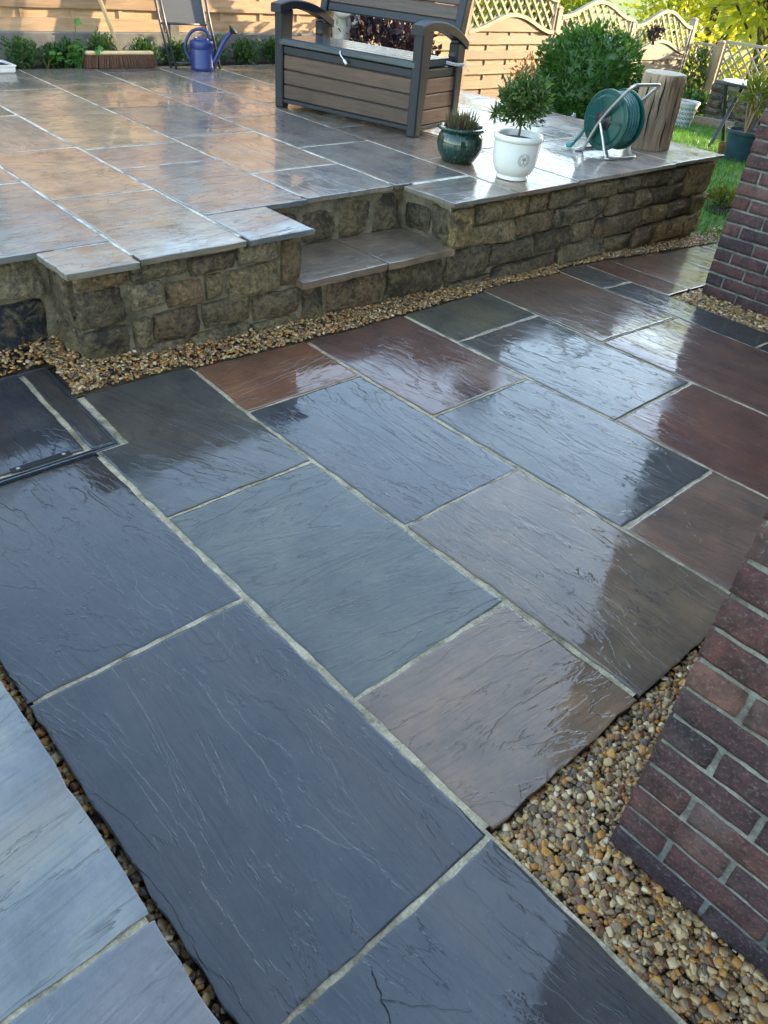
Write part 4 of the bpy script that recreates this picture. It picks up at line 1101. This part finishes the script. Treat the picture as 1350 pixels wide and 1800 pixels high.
# broad leaved plant left of the broom
bl = empty('broad_leaved_plant', (3.12, 7.12, 0.47)); tag(bl, 'bright green broad leaved plant spilling onto paving left of the broom', 'plant')
def broad_leaf(sz):
    V = [(0, 0, 0)]; n = 14
    for k in range(n):
        a = 2 * math.pi * k / n; r = sz * (0.55 + 0.2 * math.cos(5 * a) + 0.2 * math.cos(a)); V.append((r * math.cos(a) + sz * .3, r * math.sin(a), -0.25 * r * r / sz))
    return V, [(0, 1 + k, 1 + (k + 1) % n) for k in range(n)]
for k in range(34):
    V, F = broad_leaf(random.uniform(0.03, 0.062))
    a = random.uniform(0, 6.28); rr = random.uniform(0, .19); hz = random.uniform(0.03, 0.22) * (1 - rr * 2.2)
    link('leaf', mesh('leaf', V, F, M['leaf_big'], True), bl, (rr * math.cos(a) * 1.3, rr * math.sin(a) * .7 - .02, hz + .015), (random.uniform(-.6, .9), random.uniform(-.6, .6), a))
for hz in (0.36,):
    V, F = broad_leaf(0.05); link('leaf', mesh('leaf', V, F, M['leaf_big'], True), bl, (0.02, 0.0, hz), (1.2, .3, -.6))
stems(bl, 12, (0, 0, .12), (.2, .12, .12), .004, .002, 0, M['leaf_big'])
MB().tube([(0, .0, 0), (.01, 0, .2), (.02, 0, .36)], .003, 6).build('stem', M['leaf_big'], bl)
# weeds by the paving edge
for x, lb in ((2.86, 'thin grassy weed at the paving edge left of broad leaves'),):
    w = empty('weed', (x, 7.13, .475)); tag(w, lb, 'weed')
    mb = MB()
    for k in range(9):
        a = random.uniform(0, 6.28); L_ = random.uniform(.06, .14); mb.tube([(0, 0, 0), (L_ * .3 * math.cos(a), L_ * .3 * math.sin(a), L_ * .7), (L_ * .7 * math.cos(a), L_ * .7 * math.sin(a), L_)], [.003, .002, .0005], 4)
    mb.build('blades', M['leaf_var'], w)
# purple shrub and statue behind the bench
rng = np.random.default_rng(12)
ps = shrub('purple_shrub', 'dark purple leaved shrub seen through the gap of the bench', (6.25, 6.75, 0.0), (0.5, 0.58, 0.6), 2600, 0.075, 'leaf_purple', 0.7, zc=0.55, lump=0.35)
rs2 = shrub('acer_shrub', 'small russet red leaved shrub between bench and round bush', (7.75, 5.95, 0.0), (0.30, 0.30, 0.28), 650, 0.06, 'leaf_red', 0.35, zc=0.42, lump=0.5)
bush = shrub('round_bush', 'large round glossy green bush beside the terrace edge', (7.55, 5.07, -0.15), (0.63, 0.57, 0.59), 11500, 0.056, 'leaf_bush', 0.5, zc=0.66, lump=0.2, shell=0.6, up_bias=0.15)
MB().lathe([(0.0, -.5), (.35, -.42), (.5, 0), (.42, .35), (.15, .5), (0, .52)], 20, (0, 0, .63)).build('inner_branches', M['leaf_bush'], bush)
fl = MB()
for k in range(7):
    a = k * .9; fl.tube([(0, 0, 0), (.02 * math.cos(a), -.012, .02 * math.sin(a)), (.036 * math.cos(a), -.004, .036 * math.sin(a))], [.004, .012, .004], 6)
fl.build('flower', M['petal'], bush, True, loc=(-.60, -.30, .50))
# draped garden figure
stt = empty('garden_statue', (5.88, 7.0, 0.3)); tag(stt, 'pale stone figure in a draped robe behind the bench', 'statue')
def drape(a, z): return 1 + 0.09 * math.sin(a * 7 + z * 9) * clamp((0.62 - z) * 3) + 0.05 * math.sin(a * 3 + 1)
body = MB().lathe([(.13, .17), (.125, .22), (.105, .34), (.10, .46), (.115, .55), (.095, .64), (.10, .72), (.112, .80), (.095, .86), (.04, .89), (.035, .92), (.055, .95), (.068, 1.0), (.062, 1.05), (.035, 1.085), (0.0, 1.09)], 36, sx=1.0, sy=.8, fn=drape)
body.tube(smooth_pts([(-.10, 0, .82), (-.15, -.03, .70), (-.10, -.11, .63), (.02, -.12, .66)], 4), [.034] * 5 + [.028] * 5 + [.02] * 3, 10); body.tube(smooth_pts([(.10, 0, .82), (.145, -.04, .71), (.10, -.10, .60), (.03, -.12, .55)], 4), [.034] * 5 + [.028] * 5 + [.02] * 3, 10)
auto_smooth(body.build('figure', M['statue'], stt), 60)
MB().lathe([(.17, 0), (.17, .05), (.14, .07), (.14, .14), (.16, .17)], 24).build('plinth', M['statue'], stt)

# ------------------------------------------------------------------ pots on the terrace
gp = empty('glazed_pot', (3.86, 3.43, ZU)); tag(gp, 'dark green glazed squat pot with dry heather beside the bench leg', 'plant pot')
auto_smooth(MB().lathe([(.0, .0), (.085, .0), (.10, .01), (.132, .06), (.142, .10), (.136, .145), (.122, .168), (.128, .178), (.146, .185), (.150, .193), (.146, .201), (.128, .203), (.122, .196), (.118, .165), (.0, .165)], 48).build('bowl', M['glaze'], gp), 50)
MB().lathe([(.119, .172), (.08, .178), (0, .18)], 24).build('soil', M['soil'], gp)
hs = MB()
for k in range(150):
    a = random.uniform(0, 6.28); r0 = .085 * random.random() ** .5; L_ = random.uniform(.05, .115); sp = .35 + r0 * 3
    b = Vector((r0 * math.cos(a), r0 * math.sin(a), .175)); t = b + Vector((L_ * sp * math.cos(a) * random.uniform(.2, 1), L_ * sp * math.sin(a) * random.uniform(.2, 1), L_))
    hs.tube([b, b.lerp(t, .5) + Vector((0, 0, .005)), t], [.0022, .0035, .001], 5)
hs.build('sprigs', M['leaf_heath'], gp)
rng = np.random.default_rng(3)
P, D = blob_points(900, (0, 0, .215), (.10, .10, .055), .1, .3, 2.0, -.8); D[:, 2] += .9
link('foliage', leaf_mesh('foliage', P, D, 0.02, M['leaf_heath'], .28), gp)

wp = empty('white_pot', (3.875, 3.00, ZU)); tag(wp, 'white ceramic pot with round emblem holding a small ball headed shrub', 'plant pot')
WPROF = [(.0, .0), (.082, .0), (.098, .006), (.100, .02), (.094, .027), (.112, .042), (.130, .08), (.138, .13), (.141, .18), (.142, .222), (.150, .228), (.154, .24), (.152, .256), (.146, .262), (.134, .26), (.128, .25), (.124, .22), (.0, .22)]
auto_smooth(MB().lathe(WPROF, 56).build('bowl', M['whiteglaze'], wp), 50)
MB().lathe([(.126, .226), (.06, .232), (0, .234)], 24).build('soil', M['soil'], wp)
# printed emblem: ring, ring of glyph strokes, a little tree, laid on the curved wall
EA = math.atan2(-3.0, -3.90) + 0.42      # around the pot, towards the camera
def on_pot(u, v, off=0.0012):
    z = 0.135 + v
    for (r0, z0), (r1, z1) in zip(WPROF[4:], WPROF[5:]):
        if z0 <= z <= z1: r = r0 + (r1 - r0) * (z - z0) / (z1 - z0); break
    a = EA + u / r; return ((r + off) * math.cos(a), (r + off) * math.sin(a), z)
em = MB()
def strip(pts, w):
    V = []; F = []
    for i, (u, v) in enumerate(pts):
        u0, v0 = pts[max(i - 1, 0)]; u1, v1 = pts[min(i + 1, len(pts) - 1)]; d = math.hypot(u1 - u0, v1 - v0) or 1; nx, ny = -(v1 - v0) / d * w / 2, (u1 - u0) / d * w / 2
        V += [on_pot(u + nx, v + ny), on_pot(u - nx, v - ny)]
    for i in range(len(pts) - 1): F.append((2 * i, 2 * i + 1, 2 * i + 3, 2 * i + 2)[::-1])
    em.add(V, F)
circ = lambda r, n=40, a0=0, a1=6.2832: [(r * math.cos(a0 + (a1 - a0) * k / n), r * math.sin(a0 + (a1 - a0) * k / n)) for k in range(n + 1)]
strip(circ(.036), .0016); strip(circ(.0235), .0014)
for k in range(26):
    a = 2 * math.pi * k / 26
    if k in (6, 7, 19, 20): continue
    strip([(.0265 * math.cos(a), .0265 * math.sin(a)), (.0325 * math.cos(a), .0325 * math.sin(a))], .0018 if k % 3 else .0028)
    if k % 2: strip([(.0325 * math.cos(a), .0325 * math.sin(a)), (.0325 * math.cos(a + .1), .0325 * math.sin(a + .1))], .0014)
strip([(0, -.018), (.0004, -.008), (0, .006)], .0026); strip([(-.007, -.0185), (.007, -.0185)], .0016)
for u, v in ((-.010, .008), (.010, .008), (-.005, .013), (.005, .013), (0, .009), (-.012, .001), (.012, .001)):
    strip([(0, -.004), (u * .6, v * .6), (u, v)], .0012); strip(circ(.0022, 8), .0014) if False else strip([(u + p, v + q) for p, q in circ(.0024, 8)], .0016)
em.build('emblem', M['ink'], wp)
tr = MB(); tr.tube([(0, 0, .225), (.006, .002, .29), (-.002, .0, .36), (0, 0, .42)], [.0075, .007, .0065, .005], 8)
for k in range(14):
    a = k * .9; h = .33 + k * .01; tr.tube([(0, 0, h), (.06 * math.cos(a), .06 * math.sin(a), h + .06), (.11 * math.cos(a), .11 * math.sin(a), h + .1)], [.004, .003, .0015], 5)
tr.build('trunk', M['barkm'], wp)
rng = np.random.default_rng(5)
P, D = blob_points(2300, (0.0, 0, .445), (.16, .16, .145), .25, .5, 1.0); D += rng.normal(size=D.shape) * .5; D[:, 2] += .25
P2, D2 = blob_points(70, (-.13, .10, .36), (.045, .045, .06), .1, .3, 4.0)
link('crown', leaf_mesh('crown', np.concatenate([P, P2]), np.concatenate([D, D2]), 0.044, M['leaf_olive'], .28), wp)

wp.scale = (0.95, 0.95, 0.93)

# ------------------------------------------------------------------ hose reel
rl = empty('hose_reel', (5.12, 3.18, ZU), R_(-7)); tag(rl, 'teal garden hose reel on a silver tube stand next to the log', 'hose reel')
HC = 0.215
def disc(x, name):
    mb = MB(); prof = [(.0, -.006), (.06, -.006), (.065, -.012), (.145, -.008), (.155, .0), (.182, .0), (.188, .004), (.188, .012), (.18, .014), (.15, .008), (.06, .006), (.0, .006)]
    if x > 0: prof = [(r, -z) for r, z in prof][::-1]
    mb.lathe(prof, 44); mb.xf(Matrix.Translation((x, 0, HC)) @ Matrix.Rotation(R_(90), 4, 'Y'))
    return auto_smooth(mb.build(name, M['teal'], rl), 30)
d1 = disc(-.09, 'reel_disc'); disc(.09, 'reel_disc')
for k in range(6):
    a = k * math.pi / 3; MB().bar((-.104, .05 * math.cos(a), HC + .05 * math.sin(a)), (-.102, .145 * math.cos(a), HC + .145 * math.sin(a)), .014, .008, up=(1, 0, 0), c=.002).build('spoke_rib', M['teal'], d1)
dr = MB().lathe([(.055, -.085), (.055, .085)], 24); dr.xf(Matrix.Translation((0, 0, HC)) @ Matrix.Rotation(R_(90), 4, 'Y')); dr.build('drum', M['teal'], rl)
hub = MB().lathe([(.0, 0), (.066, 0), (.066, .012), (.046, .02), (.036, .036), (.022, .044), (.0, .044)], 10, fn=lambda a, z: 1 + .06 * math.cos(5 * a)); hub.xf(Matrix.Translation((-.094, 0, HC)) @ Matrix.Rotation(R_(-90), 4, 'Y')); auto_smooth(hub.build('hub', M['black'], rl))
coil = []
for lay, (rr, nn) in enumerate(((.085, 6), (.112, 6), (.139, 6), (.163, 5))):
    for k in range(nn * 20):
        x = -.066 + .132 * (k / (nn * 20)) if lay % 2 == 0 else .066 - .132 * (k / (nn * 20)); a = 2 * math.pi * k / 20
        coil.append((x, rr * math.cos(a), HC + rr * math.sin(a)))
MB().tube(coil, .0125, 7).build('hose', M['hose'], rl, True)
# loose hose end with spray connector, hanging off the left of the drum onto the slabs
MB().tube(smooth_pts([(-.03, .13, HC + .05), (-.05, .165, HC - .03), (-.08, .185, .10), (-.10, .20, .06), (-.13, .20, .03)], 6), .0115, 8).build('hose_end', M['hose'], rl, True)
cn = MB().tube([(-.125, .20, .035), (-.145, .198, .026), (-.15, .198, .026), (-.185, .195, .024)], [.013, .014, .019, .017], 12); cn.build('connector', M['lightteal'], rl, True)
def frame_side(x, name='stand_side'):
    mb = MB()
    mb.tube(smooth_pts([(x, -.185, .435), (x, -.17, .42), (x, -.08, .32), (x, .0, HC), (x, .05, .12), (x, .09, .03), (x, .105, .011)], 5), .0105, 10)
    mb.tube(smooth_pts([(x, .0, HC - .01), (x, -.05, .12), (x, -.10, .03), (x, -.125, .011)], 5), .0105, 10)
    return mb.build(name, M['chrome'], rl, True)
frame_side(-.135); frame_side(.125)
MB().tube(smooth_pts([(-.135, -.175, .42), (-.13, -.205, .452), (-.09, -.213, .458), (.08, -.213, .458), (.12, -.205, .452), (.125, -.175, .42)], 5), .0107, 10).build('handle_bar', M['chrome'], rl, True)
for ysg, y in ((1, .105), (-1, -.125)):
    MB().tube(smooth_pts([(-.125, y, .0102), (-.16, y + .012 * ysg, .0102), (-.17, y + .05 * ysg * .5, .0102), (-.10, y + .045 * ysg, .0102), (.08, y + .045 * ysg, .0102), (.13, y + .02 * ysg, .0102), (.105, y, .0102)], 6), .0096, 10).build('foot_loop', M['chrome'], rl, True)

# ------------------------------------------------------------------ log stump
lg = empty('log_stump', (5.70, 3.215, ZU)); tag(lg, 'upright bare log with weathered grain standing at the terrace corner', 'log')
def logr(a, z): return 1 + 0.05 * math.sin(2 * a + .6) + 0.03 * math.sin(5 * a + z * 2) + 0.018 * mnoise.noise(Vector((math.cos(a) * 3, math.sin(a) * 3, z * 1.5))) + 0.03 * mnoise.noise(Vector((math.cos(a) * 9, math.sin(a) * 9, z * 1.2)))
prof = [(.168, 0.0), (.170, .01)] + [(.168 - .012 * k / 12, .01 + .46 * k / 12) for k in range(1, 13)] + [(.150, .478)]
auto_smooth(MB().lathe(prof, 72, fn=logr).build('trunk', M['stump'], lg), 50)
auto_smooth(MB().lathe([(.148, .4785), (.146, .484), (.08, .487), (0, .487)], 72, fn=lambda a, z: logr(a, .478)).build('cut_top', M['stumptop'], lg), 30)
ck = MB()
for a, z0, z1, w in ((3.45, .06, .40, .010), (3.75, .20, .47, .012), (4.2, .0, .22, .010), (3.1, .28, .46, .014), (4.55, .10, .46, .006), (2.7, .0, .3, .012), (5.0, .05, .3, .007)):
    pts = [(a + .02 * math.sin(k * 1.3), z0 + (z1 - z0) * k / 8) for k in range(9)]; V = []; F = []
    for k, (aa, z) in enumerate(pts):
        r = (.1685 - .012 * z / .47) * logr(aa, z) + .0015; wd = w * math.sin(math.pi * (k + .3) / 8.6) / r / 2 + .004
        V += [(r * math.cos(aa - wd), r * math.sin(aa - wd), z), (r * math.cos(aa + wd), r * math.sin(aa + wd), z)]
    for k in range(8): F.append((2 * k, 2 * k + 1, 2 * k + 3, 2 * k + 2))
    ck.add(V, F)
ck.build('crack', M['soil'], lg)

# ------------------------------------------------------------------ watering can, broom, folded chair, white tray
can = empty('watering_can', (4.165, 6.88, ZU), R_(-38)); tag(can, 'blue plastic watering can with a long spout on the terrace', 'watering can')
auto_smooth(MB().lathe([(0, 0), (.105, 0), (.112, .008), (.114, .03), (.111, .034), (.113, .16), (.110, .165), (.113, .17), (.112, .215), (.105, .228), (.075, .236), (.07, .25), (.06, .25), (.055, .236), (0, .234)], 36, sx=.92, sy=.80).build('body', M['bluepl'], can), 40)
MB().tube(smooth_pts([(.085, 0, .05), (.13, 0, .12), (.20, 0, .24), (.265, 0, .315)], 5), [.034, .032, .03, .028, .027, .026, .025, .024, .023, .022, .021, .02, .019, .018, .017, .017], 14).build('spout', M['bluepl'], can, True)
ro = MB().lathe([(.015, -.03), (.02, -.02), (.044, .005), (.046, .012), (.04, .018), (0, .022)], 20); ro.xf(Matrix.Translation((.275, 0, .325)) @ Matrix.Rotation(R_(42), 4, 'Y')); auto_smooth(ro.build('rose', M['black'], can))
MB().tube(smooth_pts([(.07, 0, .228), (.06, 0, .29), (.0, 0, .315), (-.08, 0, .29), (-.135, 0, .21), (-.14, 0, .13), (-.10, 0, .07)], 5), .0135, 10).build('handle', M['bluepl'], can, True)

br = empty('broom', (3.50, 7.09, ZU), R_(-2)); tag(br, 'wide wooden yard broom with brown bristles leaning on the fence', 'broom')
MB().box((-.32, -.03, .098), (.29, .03, .125), .008).build('head', M['broomwood'], br)
hd = MB().tube([(-.005, .0, .115), (-.16, .16, .74), (-.30, .30, 1.34)], .0165, 12); hd.build('handle', M['broomwood'], br, True)
MB().tube([(.0, .028, .12), (.08, .05, .16)], .004, 6).build('brace', M['darkmetal'], br); MB().tube([(-.02, .028, .12), (-.09, .05, .165)], .004, 6).build('brace', M['darkmetal'], br)
bs = MB()
for i in range(64):
    for j in range(4):
        x = -.31 + .59 * i / 63 + random.uniform(-.003, .003); y = -.022 + .015 * j; k = (x + .015) / .3
        e = (x + k * .035 + random.uniform(-.006, .006), y * 1.9 + random.uniform(-.006, .006) - .004, random.uniform(.002, .008))
        bs.tube([(x, y, .102), e], [.0042, .0034], 5)
ob = bs.build('bristles', M['bristle'], br); ob['kind'] = 'stuff'

ch = empty('folding_chair', (3.93, 7.02, ZU), R_(-8)); tag(ch, 'folded grey mesh garden chair leaning against the fence', 'chair')
CWD = .42
for x in (0.0, CWD):
    MB().tube([(x, .0, .0), (x - .04 + (.0 if x == 0 else .0), .10, .36), (x - .10, .24, 1.0)], .011, 10).build('leg', M['darkmetal'], ch, True)
    MB().tube([(x + .025, -.05, .0), (x - .005, .07, .36), (x - .07, .20, .98)], .011, 10).build('leg', M['darkmetal'], ch, True)
MB().tube([(.02, -.03, .045), (CWD + .02, -.03, .045)], .009, 8).build('crossbar', M['darkmetal'], ch, True)
MB().tube([(-.03, .085, .33), (CWD - .03, .085, .33)], .009, 8).build('crossbar', M['darkmetal'], ch, True)
MB().hexa([(-.015, .085, .325), (CWD - .05, .085, .325), (CWD - .05, .089, .325), (-.015, .089, .325)], [(-.075, .225, .98), (CWD - .11, .225, .98), (CWD - .11, .229, .98), (-.075, .229, .98)]).build('fabric_panel', M['textilene'], ch)

ty = empty('white_tray', (2.40, 7.05, ZU)); tag(ty, 'white tray of soil cut off by the frame edge on the terrace', 'tray')
auto_smooth(MB().lathe([(0, 0), (.16, 0), (.175, .01), (.18, .045), (.19, .05), (.19, .058), (.172, .058), (.168, .03), (0, .03)], 4, fn=None).xf(Matrix.Rotation(R_(45), 4, 'Z')).build('tray', M['whitepl'], ty), 30)
MB().lathe([(.166, .045), (.1, .06), (0, .065)], 20, sx=.72, sy=.72).build('soil', M['soil'], ty)

# ------------------------------------------------------------------ lawn things
random.seed(17); rng = np.random.default_rng(17)
n = 42000
gx = rng.uniform(6.2, 13.6, n); gy = rng.uniform(1.9, 7.2, n)
gz = np.array([z_lawn(a, b) for a, b in zip(gx, gy)])
Dg = rng.normal(size=(n, 3)) * 0.45; Dg[:, 2] = 1
Lg = 0.055
gr = link('grass', leaf_mesh('grass', np.stack([gx, gy, gz + .02], 1), Dg, Lg, M['grass'], .14, .1, .5)); tag(gr, 'green lawn grass beyond the terrace wall', 'grass', kind='stuff')
zl = z_lawn(10.05, 4.42)
pp = empty('blue_pot', (10.05, 4.42, zl)); tag(pp, 'blue grey tub with a yellowish shrub on the lawn', 'plant pot')
auto_smooth(MB().lathe([(0, 0), (.165, 0), (.205, .29), (.222, .295), (.222, .325), (.205, .325), (.2, .29), (0, .29)], 32).build('tub', M['bluepot'], pp), 40)
MB().lathe([(.199, .296), (0, .30)], 20).build('soil', M['soil'], pp)
stems(pp, 7, (0, 0, .62), (.2, .2, .15), .012, .006, .29, M['postwood'])
P, D = blob_points(420, (0.02, 0, .72), (.27, .27, .24), .2, .4, 3.0); D[:, 2] += .4
link('foliage', leaf_mesh('foliage', P, D, .075, M['leaf_var'], .5), pp)
tp = empty('terracotta_pot', (10.12, 4.66, z_lawn(10.12, 4.66))); tag(tp, 'tiny terracotta pot half hidden by the blue grey tub', 'plant pot')
auto_smooth(MB().lathe([(0, 0), (.05, 0), (.066, .10), (.074, .102), (.074, .135), (.064, .135), (.06, .11), (0, .11)], 20).build('pot', M['terracotta'], tp), 40)
MB().lathe([(.061, .115), (0, .12)], 12).build('soil', M['soil'], tp)
zt = z_lawn(10.7, 4.85)
tbl = empty('round_table', (10.75, 4.86, zt)); tag(tbl, 'dark folding round table on the lawn, wet top coloured pale for reflected sky', 'table')
TH = .52 - zt
auto_smooth(MB().lathe([(0, TH - .045), (.30, TH - .045), (.335, TH - .035), (.34, TH - .01), (.335, TH), (.33, TH + .001), (0, TH - .004)], 40).build('top', M['whitepl'], tbl), 40)  # pale colour stands in for the sky reflected on the wet top
MB().lathe([(.341, TH - .04), (.345, TH - .03), (.345, TH - .012), (.341, TH - .004)], 40).build('rim', M['darkmetal'], tbl)
for s_ in (1, -1):
    for y in (-.2, .2):
        MB().bar((.24 * s_, y + .03 * s_, 0.0), (-.18 * s_, y + .03 * s_, TH - .05), .045, .025, c=.004).build('leg', M['darkmetal'], tbl)
zq = z_lawn(11.6, 6.05)
wpn = empty('white_planter', (11.65, 6.10, zq)); tag(wpn, 'white patterned planter on the lawn behind the log', 'plant pot')
auto_smooth(MB().lathe([(0, 0), (.12, 0), (.165, .30), (.178, .302), (.178, .33), (.16, .33), (.155, .30), (0, .30)], 28).build('pot', M['whitepl'], wpn), 40)
MB().lathe([(.154, .306), (0, .31)], 14).build('soil', M['soil'], wpn)
pat = MB()
for j in range(4):
    for i in range(9):
        a = math.pi + R_(-75 + i * 19 + (j % 2) * 9); z = .06 + j * .062; r = .12 + .045 * z / .30 + .0015
        V = []
        for k in range(11):
            t = 2 * math.pi * k / 10; aa = a + .02 * math.cos(t) / r; zz = z + .02 * math.sin(t); a2 = a + .012 * math.cos(t) / r; z2 = z + .012 * math.sin(t)
            V += [(r * math.cos(aa), r * math.sin(aa), zz), (r * math.cos(a2), r * math.sin(a2), z2)]
        pat.add(V, [(2 * k, 2 * k + 1, 2 * k + 3, 2 * k + 2) for k in range(10)])
pat.build('pattern', M['ink'], wpn)
shrub('border_plant', 'low green plant at the foot of the orange timber post', (13.1, 6.75, z_lawn(13.1, 6.7)), (.4, .3, .18), 500, .09, 'leaf_box', .5, 'plant')
shrub('climber', 'sprawling green climber on the narrow lattice panel', (13.6, 7.15, -.3), (.14, .22, .45), 420, .08, 'leaf_olive', .5, 'plant', zc=.5)
shrub('grass_tuft', 'yellowish leafy tuft at the lawn edge beside the brick house', (7.35, 3.22, z_lawn(7.35, 3.2)), (.13, .16, .10), 420, .06, 'leaf_var', .25, 'plant')
tf = MB().lathe([(.22, .0), (.18, .02), (0, .03)], 16, sx=1.2).build('soil_patch', M['soil'], None, True, (7.3, 3.12, z_lawn(7.3, 3.1) - .0)); tag(tf, kind='structure')
ed = MB().box((-.015, -.3, 0), (.015, .3, .12), .004).build('edging_board', M['fence_grey'], None, False, (12.2, 5.9, z_lawn(12.2, 5.9)), (0, 0, R_(20))); tag(ed, 'short weathered edging board lying at the stone wall foot', 'board')
ppur = shrub('purple_climber', 'small purple climber poking over the pale lattice panel', (12.4, 7.34, .62), (.22, .05, .11), 110, .065, 'leaf_purple', .6, 'plant', zc=.15)

# ------------------------------------------------------------------ trees beyond the garden
random.seed(23); rng = np.random.default_rng(23)
def tree(label, az, r, h, rad, mat, n, leaf):
    x, y = r * math.cos(R_(az)), r * math.sin(R_(az)); z = z_far(x, y)
    root = empty('tree', (x, y, z)); tag(root, label, 'tree', 'trees in the valley beyond the fence')
    tk = MB(); th = h * .45
    tk.tube(smooth_pts([(0, 0, -.3), (.1, .05, th * .5), (0, .1, th), (.1, 0, h * .8)], 4), [.17 * h / 12] * 5 + [.12 * h / 12] * 4 + [.06 * h / 12] * 4, 8)
    cl = []
    for k in range(26):
        a = random.uniform(0, 6.28); q = random.uniform(.35, .95); zz = random.uniform(.06, .97) * h; env = math.sin(math.pi * clamp((zz / h - .1) / .95)) ** .6
        c = (rad * q * env * math.cos(a), rad * q * env * math.sin(a), zz); cl.append(c)
        tk.tube([(0, 0, zz * .55), (c[0] * .5, c[1] * .5, zz * .82), c], [.05 * h / 12, .035 * h / 12, .015], 5)
    tk.build('trunk', M['barkm'], root, True)
    Ps, Ds = [], []
    for c in cl:
        s_ = rad * random.uniform(.28, .5)
        P, D = blob_points(n // 26, c, (s_, s_, s_ * .75), .35, .5, c[0]); Ps.append(P); Ds.append(D + np.array([0, 0, .2]))
    link('crown', leaf_mesh('crown', np.concatenate(Ps), np.concatenate(Ds), leaf, M[mat], .6, .2), root)
tl = [(16, 36, 13, 5.0, 'leaf_tree', 'yellow green sunlit tree above the lattice fence end'), (20.5, 46, 16, 5.5, 'leaf_tree2', 'green tree standing behind the yellow one over the lattice'),
      (24.5, 33, 11.5, 4.2, 'leaf_tree', 'broad yellow green tree above the orange timber post'), (27.5, 52, 16, 5.0, 'leaf_tree', 'tall sunlit tree right of the bare field strip'), (29.5, 70, 15, 5.0, 'leaf_tree2', 'smaller far tree above the corner fence post'),
      (22, 75, 20, 7, 'leaf_tree', 'large far sunlit tree high in the corner'), (38.5, 40, 10.5, 3.2, 'leaf_tree2', 'green tree behind the fence post left of the bush'), (43, 46, 13, 4.0, 'leaf_tree2', 'far green tree behind the lattice by the bench')]
for az, r, h, rad, mt, lb in tl: tree(lb, az, r, h, rad, mt, 7800, 0.36)
